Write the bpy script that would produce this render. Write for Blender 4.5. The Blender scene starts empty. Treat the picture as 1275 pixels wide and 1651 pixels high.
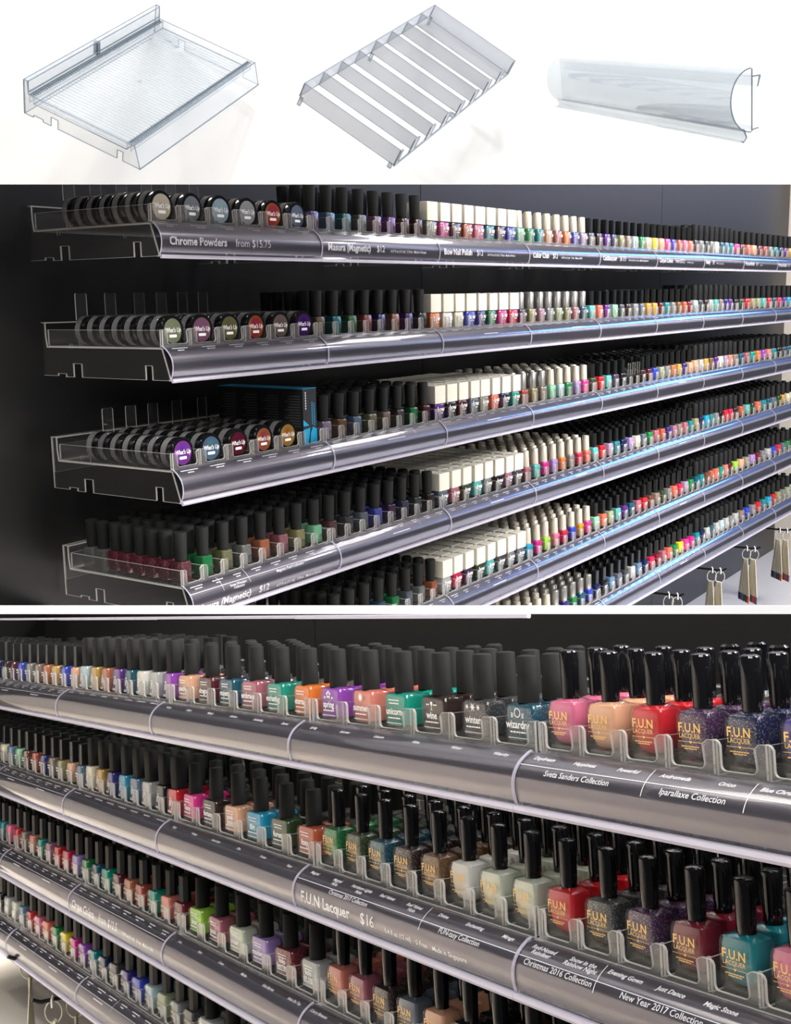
import bpy, bmesh, math, random
from mathutils import Matrix, Vector
random.seed(7)
C = bpy.context.scene.collection
D = bpy.data
PI = math.pi

# ------------------------------------------------------------------ camera
CAM_Z = 1.5
F_PX = 1850.0
cam = D.objects.new('camera', D.cameras.new('camera'))
C.objects.link(cam)
cam.location = (0, 0, CAM_Z)
cam.rotation_euler = (PI / 2, 0, 0)
cam.data.sensor_fit = 'HORIZONTAL'
cam.data.sensor_width = 36.0
cam.data.lens = F_PX / 1275 * 36.0
cam.data.clip_start = 0.02
cam.data.clip_end = 80
bpy.context.scene.camera = cam

# ------------------------------------------------------------------ world, exposure
sc = bpy.context.scene
w = D.worlds.new('world'); sc.world = w; w.use_nodes = True
bg = w.node_tree.nodes['Background']
bg.inputs[0].default_value = (0.9, 0.93, 1.0, 1)
bg.inputs[1].default_value = 0.08
sc.view_settings.view_transform = 'Standard'
sc.view_settings.look = 'None'
sc.view_settings.exposure = 0.0
sc.view_settings.gamma = 1.0
sc.view_settings.use_curve_mapping = False
sc.cycles.transparent_max_bounces = 48
sc.cycles.max_bounces = 8
sc.cycles.glossy_bounces = 3
sc.cycles.diffuse_bounces = 3
sc.cycles.caustics_reflective = False
sc.cycles.caustics_refractive = False


# ------------------------------------------------------------------ lights
def area(name, loc, target, size, power, col=(1, 1, 1), size_y=None, spread=180):
    l = D.lights.new(name, 'AREA')
    l.energy = power; l.color = col; l.size = size
    l.shape = 'RECTANGLE' if size_y else 'SQUARE'
    if size_y: l.size_y = size_y
    l.spread = math.radians(spread)
    o = D.objects.new(name, l); C.objects.link(o)
    o.location = loc
    d = Vector(target) - Vector(loc)
    o.rotation_euler = d.to_track_quat('-Z', 'Y').to_euler()
    return o


area('front_fill_light', (-0.2, -1.6, 3.7), (0.0, 1.4, 1.5), 2.2, 105, (1.0, 0.985, 0.96), 1.4)  # added lamp, no such source known: fills the header and both displays
area('right_fill_light', (3.4, 0.4, 3.9), (0.5, 2.9, 1.5), 1.8, 170, (1.0, 0.97, 0.93), 1.2, 110)  # added lamp, no such source known: brightens the upper display from its front
area('overhead_light', (1.5, 4.6, 4.7), (0.9, 3.2, 2.0), 3.6, 42, (1.0, 0.98, 0.97), 0.45)
area('left_floor_light', (-1.8, 2.8, 3.4), (-1.8, 2.8, 0), 2.0, 150, (1.0, 0.94, 0.85), 2.4, 100)  # added lamp: brightens the unseen floor mirrored in the lower label strips
area('left_wall_light', (-2.6, 1.0, 3.4), (-4.4, 2.0, 1.0), 1.5, 70, (1.0, 0.94, 0.85), 3.0, 100)  # added lamp: brightens the left wall for its reflection in the strips
area('right_floor_light', (3.0, 1.5, 3.6), (3.0, 1.5, 0), 2.0, 230, (0.92, 0.92, 1.0), 2.4, 100)  # added lamp: brightens the floor that the upper label strips reflect
area('blue_screen_light', (6.1, 7.6, 5.5), (0.8, 3.0, 1.8), 2.8, 95, (0.13, 0.36, 1.0), 0.85)
area('orange_streak_light', (6.8, 7.0, 4.55), (0.8, 3.0, 1.8), 2.2, 9, (1.0, 0.42, 0.14), 0.18)  # unseen strip lamp, added for the orange line reflected on the label holders
area('far_reflector_light', (7.0, 7.0, 6.8), (10.2, 8.5, 5.2), 3.0, 260, (0.70, 0.80, 1.0), 1.0, 120)  # added lamp that lights the far reflector panel
for i, (x, y, z) in enumerate([(-0.9, 1.0, 3.7), (0.1, 0.5, 3.7), (1.0, 1.3, 3.7), (2.0, 2.0, 3.7), (-1.8, 0.4, 3.7), (0.7, -0.6, 3.7), (-0.7, -0.9, 3.7), (3.0, 3.2, 3.7)]):
    area('ceiling_downlight', (x, y, z), (x * 0.6, y + 1.0, 0), 0.10, 14, (1.0, 0.95, 0.86))


# ------------------------------------------------------------------ helpers
def s2l(c):
    return tuple(((v / 255.0) / 12.92 if v / 255.0 <= 0.04045 else (((v / 255.0) + 0.055) / 1.055) ** 2.4) for v in c)


MATS = {}


def principled(name, col, rough=0.5, metal=0.0, spec=0.5, coat=0.0, noise=0.0, nscale=200.0, bump=0.0):
    m = D.materials.new(name); m.use_nodes = True
    nt = m.node_tree; b = nt.nodes['Principled BSDF']
    b.inputs['Base Color'].default_value = (*col, 1)
    b.inputs['Roughness'].default_value = rough
    b.inputs['Metallic'].default_value = metal
    b.inputs['Specular IOR Level'].default_value = spec
    b.inputs['Coat Weight'].default_value = coat
    if noise or bump:
        tc = nt.nodes.new('ShaderNodeTexCoord'); n = nt.nodes.new('ShaderNodeTexNoise')
        n.inputs['Scale'].default_value = nscale
        nt.links.new(tc.outputs['Object'], n.inputs['Vector'])
        if noise:
            mx = nt.nodes.new('ShaderNodeMix'); mx.data_type = 'RGBA'
            mx.inputs['A'].default_value = (*[c * (1 - noise) for c in col], 1)
            mx.inputs['B'].default_value = (*[min(1, c * (1 + noise)) for c in col], 1)
            nt.links.new(n.outputs['Fac'], mx.inputs['Factor']); nt.links.new(mx.outputs['Result'], b.inputs['Base Color'])
        if bump:
            bp = nt.nodes.new('ShaderNodeBump'); bp.inputs['Strength'].default_value = bump
            bp.inputs['Distance'].default_value = 0.001
            nt.links.new(n.outputs['Fac'], bp.inputs['Height']); nt.links.new(bp.outputs['Normal'], b.inputs['Normal'])
    MATS[name] = m
    return m


def polish_mat(name, glitter):
    m = principled(name, (.5, .5, .5), 0.22, 0, 0.5, 0.6)
    nt = m.node_tree; b = nt.nodes['Principled BSDF']
    oi = nt.nodes.new('ShaderNodeObjectInfo')
    tc = nt.nodes.new('ShaderNodeTexCoord')
    if glitter:
        v = nt.nodes.new('ShaderNodeTexVoronoi'); v.inputs['Scale'].default_value = 2000
        nt.links.new(tc.outputs['Object'], v.inputs['Vector'])
        sep = nt.nodes.new('ShaderNodeSeparateColor'); nt.links.new(v.outputs['Color'], sep.inputs['Color'])
        gt = nt.nodes.new('ShaderNodeMath'); gt.operation = 'GREATER_THAN'; gt.inputs[1].default_value = 0.92
        nt.links.new(sep.outputs['Red'], gt.inputs[0])
        mul = nt.nodes.new('ShaderNodeMath'); mul.operation = 'MULTIPLY'; mul.inputs[1].default_value = 0.40
        nt.links.new(gt.outputs[0], mul.inputs[0])
        hs = nt.nodes.new('ShaderNodeMix'); hs.data_type = 'RGBA'; hs.blend_type = 'MIX'
        hs.inputs['A'].default_value = (0.8, 0.8, 0.75, 1)
        nt.links.new(v.outputs['Color'], hs.inputs['B']); hs.inputs['Factor'].default_value = 0.35
        mx = nt.nodes.new('ShaderNodeMix'); mx.data_type = 'RGBA'
        nt.links.new(mul.outputs[0], mx.inputs['Factor']); nt.links.new(oi.outputs['Color'], mx.inputs['A'])
        nt.links.new(hs.outputs['Result'], mx.inputs['B']); nt.links.new(mx.outputs['Result'], b.inputs['Base Color'])
        b.inputs['Roughness'].default_value = 0.3; b.inputs['Metallic'].default_value = 0.25
    else:
        nt.links.new(oi.outputs['Color'], b.inputs['Base Color'])
    return m


def clear_mat(name, tint=(0.97, 0.97, 0.97), haze=0.03, hazecol=(0.8, 0.8, 0.82), rough=0.06, gl=1.0, ior=1.45):
    """thin clear plastic or glass: transmits straight on, reflects by Fresnel, a little milky"""
    m = D.materials.new(name); m.use_nodes = True; nt = m.node_tree; nt.nodes.clear()
    out = nt.nodes.new('ShaderNodeOutputMaterial')
    tr = nt.nodes.new('ShaderNodeBsdfTransparent'); tr.inputs[0].default_value = (*tint, 1)
    df = nt.nodes.new('ShaderNodeBsdfDiffuse'); df.inputs[0].default_value = (*hazecol, 1)
    gs = nt.nodes.new('ShaderNodeBsdfGlossy'); gs.inputs['Roughness'].default_value = rough
    fr = nt.nodes.new('ShaderNodeLayerWeight'); fr.inputs[0].default_value = 0.5
    pw = nt.nodes.new('ShaderNodeMath'); pw.operation = 'POWER'; pw.inputs[1].default_value = 5.0
    nt.links.new(fr.outputs['Facing'], pw.inputs[0])
    mu = nt.nodes.new('ShaderNodeMath'); mu.operation = 'MULTIPLY_ADD'; mu.inputs[1].default_value = 0.85 * gl; mu.inputs[2].default_value = 0.035 * gl
    mu.use_clamp = True
    nt.links.new(pw.outputs[0], mu.inputs[0])
    m1 = nt.nodes.new('ShaderNodeMixShader'); m1.inputs[0].default_value = haze
    nt.links.new(tr.outputs[0], m1.inputs[1]); nt.links.new(df.outputs[0], m1.inputs[2])
    m2 = nt.nodes.new('ShaderNodeMixShader')
    nt.links.new(mu.outputs[0], m2.inputs[0]); nt.links.new(m1.outputs[0], m2.inputs[1]); nt.links.new(gs.outputs[0], m2.inputs[2])
    nt.links.new(m2.outputs[0], out.inputs[0])
    MATS[name] = m
    return m


M_ACR = clear_mat('clear_acrylic', (0.975, 0.975, 0.975), 0.012, (0.8, 0.8, 0.8))
M_EDGE = clear_mat('acrylic_cut_edge', (0.85, 0.86, 0.88), 0.55, (0.80, 0.78, 0.75), 0.15)  # pale colour stands in for the glow of light in cut edges
M_TAB = clear_mat('milky_front_comb', (0.93, 0.93, 0.93), 0.07, (0.75, 0.74, 0.72), 0.08)
M_LENS = clear_mat('clear_holder_plastic', (0.97, 0.97, 0.985), 0.01, (0.7, 0.7, 0.9), 0.05)
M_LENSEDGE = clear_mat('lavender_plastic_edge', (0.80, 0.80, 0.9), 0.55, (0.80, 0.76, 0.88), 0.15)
M_PACR = clear_mat('sample_clear_plastic', (0.95, 0.96, 0.97), 0.09, (0.46, 0.52, 0.59), 0.08, 0.6)
M_PLENS = clear_mat('sample_cover_plastic', (0.90, 0.93, 0.95), 0.17, (0.36, 0.42, 0.49), 0.06, 0.9)
M_PEDGE = clear_mat('sample_plastic_edge', (0.45, 0.5, 0.57), 0.75, (0.13, 0.17, 0.21), 0.2, 0.4)  # dark colour stands in for refraction at edges against the white board
M_TACR = clear_mat('smoky_clear_plastic', (0.90, 0.915, 0.94), 0.36, (0.42, 0.46, 0.53), 0.12, 0.4)
M_TEDGE = clear_mat('smoky_plastic_edge', (0.5, 0.55, 0.6), 0.75, (0.13, 0.16, 0.19), 0.2, 0.4)  # dark like the other sample edges, refraction put into the colour
M_GLASS = clear_mat('bottle_glass', (0.94, 0.95, 0.95), 0.004, (0.7, 0.7, 0.7), 0.04)
M_GBASE = clear_mat('thick_bottle_glass', (0.55, 0.56, 0.55), 0.12, (0.5, 0.5, 0.48), 0.1, 1.6)
M_POL = polish_mat('nail_polish', False)
M_GLIT = polish_mat('glitter_nail_polish', True)
M_MATTE = principled('matte_black_plastic', (0.008, 0.0085, 0.0085), 0.7, 0, 0.25, noise=0.2, nscale=900, bump=0.1)
M_SHINY = principled('shiny_black_plastic', (0.004, 0.004, 0.005), 0.07, 0, 0.6)
M_SATIN = principled('satin_black_plastic', (0.008, 0.009, 0.009), 0.28, 0, 0.5)
M_CREAM = principled('cream_plastic', (0.66, 0.635, 0.55), 0.45, noise=0.04, nscale=300)
M_SILV = principled('brushed_silver', (0.52, 0.51, 0.48), 0.3, 0.85)
M_CSILV = principled('champagne_cap', (0.60, 0.56, 0.47), 0.38, 0.35)
M_STRIP = principled('graphite_label_strip', (0.150, 0.140, 0.155), 0.28, 0.9, 0.5, noise=0.12, nscale=1500)
M_PRINT = principled('white_print', (0.85, 0.85, 0.85), 0.6)
M_GOLD = principled('gold_print', (0.78, 0.48, 0.15), 0.45, 0.0)
M_DARKP = principled('dark_print', (0.03, 0.03, 0.035), 0.5)
M_BACKL = principled('dull_black_laminate', (0.008, 0.008, 0.0075), 0.6, 0, 0.25, noise=0.15, nscale=60)
M_BACK = principled('black_laminate', (0.008, 0.008, 0.008), 0.33, 0, 0.5, noise=0.15, nscale=60, bump=0.02)
M_BLACKM = principled('black_metal', (0.01, 0.01, 0.01), 0.35, 0.3)
M_WHITE = principled('white_paint', (0.555, 0.56, 0.575), 0.9, 0, 0.1, noise=0.005, nscale=8)
M_TRIM = principled('white_gloss_trim', (0.84, 0.85, 0.88), 0.6, 0, 0.3)
M_FAR = principled('pale_blue_grey_reflector', (0.75, 0.78, 0.86), 0.8)  # for the reflector panel added out of view
M_DECK = principled('white_laminate_deck', (0.50, 0.50, 0.53), 0.35, 0, 0.4, noise=0.06, nscale=9)
M_DECKW = principled('beige_laminate_deck', (0.70, 0.65, 0.58), 0.4, 0, 0.4, noise=0.08, nscale=7)
M_FLOOR = principled('pale_stone_floor', (0.62, 0.56, 0.49), 0.5, noise=0.08, nscale=4)
M_PILLAR = principled('beige_painted_wall', (0.62, 0.57, 0.52), 0.8, noise=0.03, nscale=12)
M_STICK = principled('ivory_plastic', (0.66, 0.60, 0.46), 0.5, noise=0.05, nscale=200)
M_RING = principled('pale_ring_metal', (0.62, 0.60, 0.50), 0.3, 0.7)
M_CYAN = principled('cyan_card', (0.01, 0.36, 0.66), 0.4)
M_CARD = principled('black_card', (0.012, 0.013, 0.014), 0.5)


class MB:
    """collects faces with material slots; builds ONE mesh"""
    def __init__(s): s.v = []; s.f = []; s.m = []; s.sm = []; s.mats = []
    def mi(s, m):
        if m not in s.mats: s.mats.append(m)
        return s.mats.index(m)
    def add(s, vs, fs, m, smooth=False):
        o = len(s.v); s.v += [tuple(v) for v in vs]; i = s.mi(m)
        for f in fs: s.f.append(tuple(o + k for k in f)); s.m.append(i); s.sm.append(smooth)
        return s
    def box(s, x0, x1, y0, y1, z0, z1, m, edge=None, thin=None):
        vs = [(x, y, z) for x in (x0, x1) for y in (y0, y1) for z in (z0, z1)]
        fx = [(0, 1, 3, 2), (4, 6, 7, 5)]; fy = [(0, 4, 5, 1), (2, 3, 7, 6)]; fz = [(0, 2, 6, 4), (1, 5, 7, 3)]
        for ax, ff in ((0, fx), (1, fy), (2, fz)):
            s.add(vs, ff, m if (edge is None or ax == thin) else edge)
        return s
    def extr(s, poly, axis, a, b, m, edge=None):
        """poly: 2-D outline in the two other axes, extruded along axis from a to b"""
        def P(p, t):
            return (t, p[0], p[1]) if axis == 0 else ((p[0], t, p[1]) if axis == 1 else (p[0], p[1], t))
        n = len(poly); vs = [P(p, a) for p in poly] + [P(p, b) for p in poly]
        s.add(vs, [tuple(range(n))[::-1], tuple(range(n, 2 * n))], m)
        s.add(vs, [(i, (i + 1) % n, n + (i + 1) % n, n + i) for i in range(n)], edge or m)
        return s
    def loft(s, rings, m, cap0=True, cap1=True, smooth=True, msel=None):
        n = len(rings[0]); vs = [p for r in rings for p in r]
        for k in range(len(rings) - 1):
            mm = msel[k] if msel else m
            s.add(vs[k * n:(k + 2) * n], [(i, (i + 1) % n, n + (i + 1) % n, n + i) for i in range(n)], mm, smooth)
        if cap0: s.add(rings[0], [tuple(range(n))[::-1]], msel[0] if msel else m)
        if cap1: s.add(rings[-1], [tuple(range(n))], msel[-1] if msel else m)
        return s
    def cyl(s, p0, p1, r0, r1, m, n=12, smooth=True, caps=True):
        p0 = Vector(p0); p1 = Vector(p1); d = (p1 - p0).normalized()
        a = d.orthogonal().normalized(); b = d.cross(a)
        rg = [[p + r * (math.cos(2 * PI * i / n) * a + math.sin(2 * PI * i / n) * b) for i in range(n)] for p, r in ((p0, r0), (p1, r1))]
        return s.loft(rg, m, caps, caps, smooth)
    def merge(s, me, mat4):
        """append an existing mesh datablock transformed"""
        o = len(s.v); s.v += [tuple(mat4 @ v.co) for v in me.vertices]
        for p in me.polygons:
            s.f.append(tuple(o + k for k in p.vertices)); s.m.append(s.mi(me.materials[p.material_index])); s.sm.append(p.use_smooth)
    def mesh(s, name, weld=False):
        me = D.meshes.new(name); me.from_pydata(s.v, [], s.f)
        for m in s.mats: me.materials.append(m)
        me.polygons.foreach_set('material_index', s.m); me.polygons.foreach_set('use_smooth', s.sm)
        bm = bmesh.new(); bm.from_mesh(me)
        bmesh.ops.remove_doubles(bm, verts=bm.verts, dist=1e-6)
        bmesh.ops.recalc_face_normals(bm, faces=bm.faces); bm.to_mesh(me); bm.free()
        me.set_sharp_from_angle(angle=math.radians(38))
        me.update()
        return me


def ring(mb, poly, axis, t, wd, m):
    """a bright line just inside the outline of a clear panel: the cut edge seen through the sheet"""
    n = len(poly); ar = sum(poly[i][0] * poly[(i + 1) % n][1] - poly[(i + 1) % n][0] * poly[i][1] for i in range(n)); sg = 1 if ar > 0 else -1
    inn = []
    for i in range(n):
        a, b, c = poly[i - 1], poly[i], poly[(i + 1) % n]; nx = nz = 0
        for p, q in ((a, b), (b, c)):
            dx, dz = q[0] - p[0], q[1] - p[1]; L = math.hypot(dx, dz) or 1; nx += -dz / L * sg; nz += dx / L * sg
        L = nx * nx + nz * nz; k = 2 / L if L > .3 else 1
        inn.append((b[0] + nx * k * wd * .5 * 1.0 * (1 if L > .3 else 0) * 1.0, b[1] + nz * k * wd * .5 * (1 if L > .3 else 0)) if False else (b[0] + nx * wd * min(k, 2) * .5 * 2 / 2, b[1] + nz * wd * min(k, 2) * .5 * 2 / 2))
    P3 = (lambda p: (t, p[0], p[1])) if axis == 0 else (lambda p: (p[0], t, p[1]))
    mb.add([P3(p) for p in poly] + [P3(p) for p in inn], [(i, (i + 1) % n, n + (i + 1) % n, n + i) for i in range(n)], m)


def link(name, data, parent=None, mat=None):
    o = D.objects.new(name, data); C.objects.link(o)
    if parent: o.parent = parent
    if mat is not None:
        if parent: o.matrix_local = mat
        else: o.matrix_world = mat
    return o


def tag(o, label, cat, group=None, kind=None):
    o['label'] = label; o['category'] = cat
    if group: o['group'] = group
    if kind: o['kind'] = kind
    return o


def struct(o): o['kind'] = 'structure'; return o


def circ(r, z, n=16, cx=0.0, cy=0.0):
    return [(cx + r * math.cos(2 * PI * i / n), cy + r * math.sin(2 * PI * i / n), z) for i in range(n)]


def rrect(w, d, r, z, k=3):
    pts = []; r = min(r, w / 2 - 1e-5, d / 2 - 1e-5)
    for cx, cy, a0 in ((w / 2 - r, d / 2 - r, 0), (-w / 2 + r, d / 2 - r, 90), (-w / 2 + r, -d / 2 + r, 180), (w / 2 - r, -d / 2 + r, 270)):
        for j in range(k + 1):
            a = math.radians(a0 + 90 * j / k); pts.append((cx + r * math.cos(a), cy + r * math.sin(a), z))
    return pts


_tc = {}


def text_geo(txt, size, bold=0.0, shear=0.0, align='CENTER', wscale=1.0):
    """2-D faces of a line of lettering: (verts[(x,y)], faces, width)"""
    key = (txt, size, bold, shear, align, wscale)
    if key in _tc: return _tc[key]
    cu = D.curves.new('lettering', 'FONT'); cu.body = txt; cu.size = size; cu.offset = bold * size; cu.shear = shear
    cu.align_x = align; cu.resolution_u = 2; cu.dimensions = '2D'; cu.fill_mode = 'FRONT'
    o = D.objects.new('lettering', cu)
    me = D.meshes.new_from_object(o)
    vs = [(v.co.x * wscale, v.co.y) for v in me.vertices]; fs = [tuple(p.vertices) for p in me.polygons]
    D.objects.remove(o); D.curves.remove(cu); D.meshes.remove(me)
    wd = (max(v[0] for v in vs) - min(v[0] for v in vs)) if vs else 0
    _tc[key] = (vs, fs, wd)
    return _tc[key]


# ------------------------------------------------------------------ the two displays: pose of each wall of shelves
def rotv(v):
    a = math.sqrt(sum(x * x for x in v)); return Matrix.Rotation(a, 3, Vector(v) / a)


B0 = Matrix(((1, 0, 0), (0, 0, -1), (0, 1, 0)))
CAM2W = Matrix(((1, 0, 0), (0, 0, 1), (0, -1, 0)))


class Display:
    def __init__(s, W, rv, t, rz, rx, ry, lens):
        s.W = W; s.R = CAM2W @ rotv(rv) @ B0; s.t = CAM2W @ (Vector(t) * W) + Vector((0, 0, CAM_Z))
        s.rz, s.rx, s.ry, s.lens = rz, rx, ry, lens
    def at(s, row, X, Y, Z):
        """world matrix for a thing at (X,Y,Z) metres/0.3 on a shelf row; one shelf unit = 0.3 local metres"""
        k = s.W / 0.3
        p = s.R @ (Vector((X / 0.3 + (s.rx[row] if row is not None else 0), Y / 0.3 + (s.ry[row] if row is not None else 0), Z / 0.3 + (s.rz[row] if row is not None else 0))) * s.W) + s.t
        return Matrix.Translation(p) @ s.R.to_4x4() @ Matrix.Scale(k, 4)


UP = Display(0.38, (0.1643, -0.9666, -0.1056), (-0.9109, -1.1195, 4.3863), [0, -.4797, -.9697, -1.4508, -1.9379, -2.4102],
             [-.0055, .0197, .0241, .0293, .0189, -.0259], [.0348, .0338, .0171, -.0015, -.0236, -.0605], (-.0127, -.041))
LO = Display(0.25, (-0.0434, 0.9447, -0.0686), (-1.9879, 0.8599, 5.9241), [0, -.449, -.8901, -1.2882, ],
             [.0242, -.0631, -.1401, -.0897], [-.0618, -.0123, .0335, .0406], (-.0152, -.037))
P = 0.3  # local width of one shelf unit

# ------------------------------------------------------------------ structure
HZ = 1.60  # depth of the white header board
yb = (825.5 - 297) / F_PX * HZ + CAM_Z
mb = MB(); mb.box(-1.6, 1.6, HZ, HZ + 0.002, yb, yb + 0.9, M_WHITE)
struct(link('wall_header', mb.mesh('wall_header')))
rd = 0.62
mb = MB(); mb.box(-1.2, 1.2, rd, rd + 0.0015, CAM_Z - (990 - 825.5) / F_PX * rd, CAM_Z - (976.5 - 825.5) / F_PX * rd, M_TRIM)
struct(link('trim_1', mb.mesh('trim_1')))
mb = MB(); mb.box(-6, 9, -6, 14, -0.02, 0, M_FLOOR); struct(link('floor', mb.mesh('floor')))
mb = MB(); mb.box(-4.42, -4.4, -5, 12, 0, 2.3, M_PILLAR); struct(link('wall_left', mb.mesh('wall_left')))  # unseen store wall, added low and beige for its reflection in the strips
mb = MB(); mb.box(10.2, 10.3, 1.5, 15, 4.3, 6.6, M_FAR); struct(link('far_reflector', mb.mesh('far_reflector')))  # raised panel added out of view, for its sheen on the upper back wall
mb = MB(); mb.box(-6, 20, -6, 20, 8.0, 8.02, M_PILLAR); struct(link('ceiling', mb.mesh('ceiling')))

# upper display back wall: tall black laminate panels with open seams
Mu = UP.at(None, 0, 0, 0)
for i, (x0, x1) in enumerate([(-1, 3), (3, 7), (7, 11)]):
    mb = MB(); mb.box(x0 * P + .001, x1 * P - .001, .2255, .24, -.80 if i < 1 else -1.45, .36, M_BACK)
    o = link('wall_back', mb.mesh('wall_back'), None, Mu); struct(o)
mb = MB(); mb.box(-P, 11 * P, .24, .25, -.80, .36, M_SHINY); struct(link('wall_backing', mb.mesh('wall_backing'), None, Mu))
mb = MB(); mb.box(11.05 * P, 16 * P, .16, .3, -1.45, .40, M_PILLAR); struct(link('wall_right', mb.mesh('wall_right'), None, Mu))
mb = MB(); mb.box(4 * P, 11.6 * P, -1.3, .225, -1.09 * P - 2.41 * P - .02, -1.09 * P - 2.41 * P, M_DECK); struct(link('floor_plinth', mb.mesh('floor_plinth'), None, Mu))

# lower display back wall: its top edge lies behind the white trim
Ml = LO.at(None, 0, 0, 0)
def ltop(x): return (.3245 - .0088 * x) * P
for i, (x0, x1) in enumerate([(-10.3, -6.3), (-6.3, -2.3), (-2.3, 1.8), (1.8, 6.2)]):
    mb = MB(); a, b = x0 * P + .001, x1 * P - .001
    mb.extr([(a, -1.2), (b, -1.2), (b, ltop(x1)), (a, ltop(x0))], 1, .222, .235, M_BACKL)
    struct(link('wall_back', mb.mesh('wall_back'), None, Ml))
mb = MB(); mb.extr([(-10.3 * P, -1.2), (6.2 * P, -1.2), (6.2 * P, ltop(6.2)), (-10.3 * P, ltop(-10.3))], 1, .236, .246, M_SHINY)
struct(link('wall_backing', mb.mesh('wall_backing'), None, Ml))
mb = MB(); mb.box(-10 * P, 5 * P, -.45, .221, -1.95 * P - .015, -1.95 * P, M_DECKW)
struct(link('floor_plinth', mb.mesh('floor_plinth'), None, Ml))

# ------------------------------------------------------------------ bottles
def rr(w, d, r): return lambda z, sx=1, sy=1: rrect(w * sx, d * sy, r, z)


KINDS = {}


def bottle_kind(key, w, d, h, cap, matcap, base=0.004, polish_top=None, taper=False, capname='cap'):
    """w,d,h of the body; cap=(shape, r0 or w, r1 or d, height)"""
    f = rr(w, d, .004)
    g = MB(); g.loft([f(0, .86, .86), f(.0012), f(h * .86), f(h * .95, .93, .9), f(h, .5, .55)], M_GLASS)
    glass = g.mesh(key + '_glass')
    t = .0016 if w > .022 else .0009
    fp = rr(w - 2 * t, d - 2 * t, .003); pm = {}
    for nm, mt in (('plain', M_POL), ('glit', M_GLIT)):
        p = MB()
        if taper:
            p.loft([fp(base, .42, .5), fp(base + .002, .66, .75), fp(base + .007, .82, .88), fp(h * .5, .9, .95), fp(h * .82), fp(h * .93, .93, .9), fp(h * .985, .5, .55)], mt)
        else:
            p.loft([fp(base, .88, .9), fp(base + .0015), fp(h * .85), fp(h * .94, .93, .9), fp(h * .985, .5, .55)], mt)
        pm[nm] = p.mesh(key + '_polish_' + nm)
    bs = MB(); bs.loft([rrect(w - 2 * t, d - 2 * t, .002, .0006), rrect(w - 2 * t, d - 2 * t, .003, base - .0006)], M_GBASE, smooth=False)
    foot = bs.mesh(key + '_foot')
    c = MB(); sh, a, b, ch = cap; z0 = h - .0004
    if sh == 'cyl': c.loft([circ(a, z0, 20), circ(a * 1.0, z0 + .001, 20), circ(b, z0 + ch * .96, 20), circ(b * .93, z0 + ch * .985, 20), circ(b * .5, z0 + ch * 1.005, 20)], matcap)
    elif sh == 'dome': c.loft([circ(a, z0, 20), circ(b, z0 + ch * .93, 20), circ(b * .88, z0 + ch * .97, 20), circ(b * .45, z0 + ch, 20)], matcap)
    elif sh == 'box': c.loft([rrect(a, b, .0012, z0, 2), rrect(a, b, .0012, z0 + ch - .0006, 2), rrect(a - .0012, b - .0012, .001, z0 + ch, 2)], matcap, smooth=False)
    elif sh == 'oct': c.loft([circ(a, z0, 8), circ(b, z0 + ch - .0008, 8), circ(b * .9, z0 + ch, 8)], matcap, smooth=False)
    elif sh == 'slab': c.loft([rrect(a * .94, b * .94, .004, z0), rrect(a, b, .004, z0 + ch * .5), rrect(a * .96, b * .96, .004, z0 + ch * .93), rrect(a * .8, b * .75, .003, z0 + ch)], matcap)
    capm = c.mesh(key + '_cap')
    if sh == 'box' and matcap is M_CREAM:
        pass
    KINDS[key] = dict(glass=glass, polish=pm, foot=foot, cap=capm, w=w, d=d, h=h, ch=ch, capmat=matcap)
    # cheap version for the deep rows
    q = MB(); q.loft([rrect(w, d, .003, 0, 1), rrect(w, d, .003, h * .9, 1), rrect(w * .5, d * .5, .003, h, 1)], M_GBASE, smooth=False)
    n = 10 if sh in ('cyl', 'dome') else 8
    if sh in ('box', 'slab'): q.loft([rrect(a, b, .0015 if sh == 'box' else .004, z0, 1), rrect(a, b, .0015 if sh == 'box' else .004, z0 + ch, 1)], matcap, smooth=False)
    else: q.loft([circ(a, z0, n), circ(b, z0 + ch * .95, n), circ(b * .7, z0 + ch, n)], matcap, smooth=(sh != 'oct'))
    KINDS[key]['cheap'] = q.mesh(key + '_cheap')


bottle_kind('fun', .0290, .0235, .038, ('dome', .0060, .0066, .0335), M_SHINY, base=.0068, taper=True)
bottle_kind('pict', .0345, .0220, .033, ('cyl', .0080, .0074, .0335), M_MATTE, base=.0055)
bottle_kind('masura', .0205, .0205, .030, ('cyl', .0075, .0088, .0360), M_MATTE, base=.0035)
bottle_kind('bow', .0300, .0220, .029, ('box', .0300, .0220, .0290), M_CREAM, base=.0030)
bottle_kind('club', .0250, .0200, .029, ('cyl', .0082, .0070, .0300), M_CSILV, base=.0030)
bottle_kind('clubs', .0250, .0200, .029, ('cyl', .0078, .0078, .0300), M_SILV, base=.0030)
bottle_kind('cadi', .0260, .0220, .031, ('box', .0135, .0135, .0280), M_SATIN, base=.0035)
bottle_kind('cirque', .0265, .0220, .031, ('oct', .0074, .0074, .0300), M_SATIN, base=.0035)
bottle_kind('ily', .0270, .0210, .034, ('slab', .0190, .0140, .0360), M_MATTE, base=.0040)

KW = dict(fun='glossy black domed cap', pict='tall matte black round cap', masura='flared matte black cap', bow='square cream cap', club='pale tapered cap',
          clubs='silver cap', cadi='square black cap', cirque='faceted black cap', ily='broad matte black cap')
KN = dict(fun='lacquer_bottle', pict='round_cap_bottle', masura='flared_cap_bottle', bow='square_cream_cap_bottle', club='pale_cap_bottle', clubs='silver_cap_bottle',
          cadi='square_black_cap_bottle', cirque='faceted_cap_bottle', ily='broad_cap_bottle')

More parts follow.
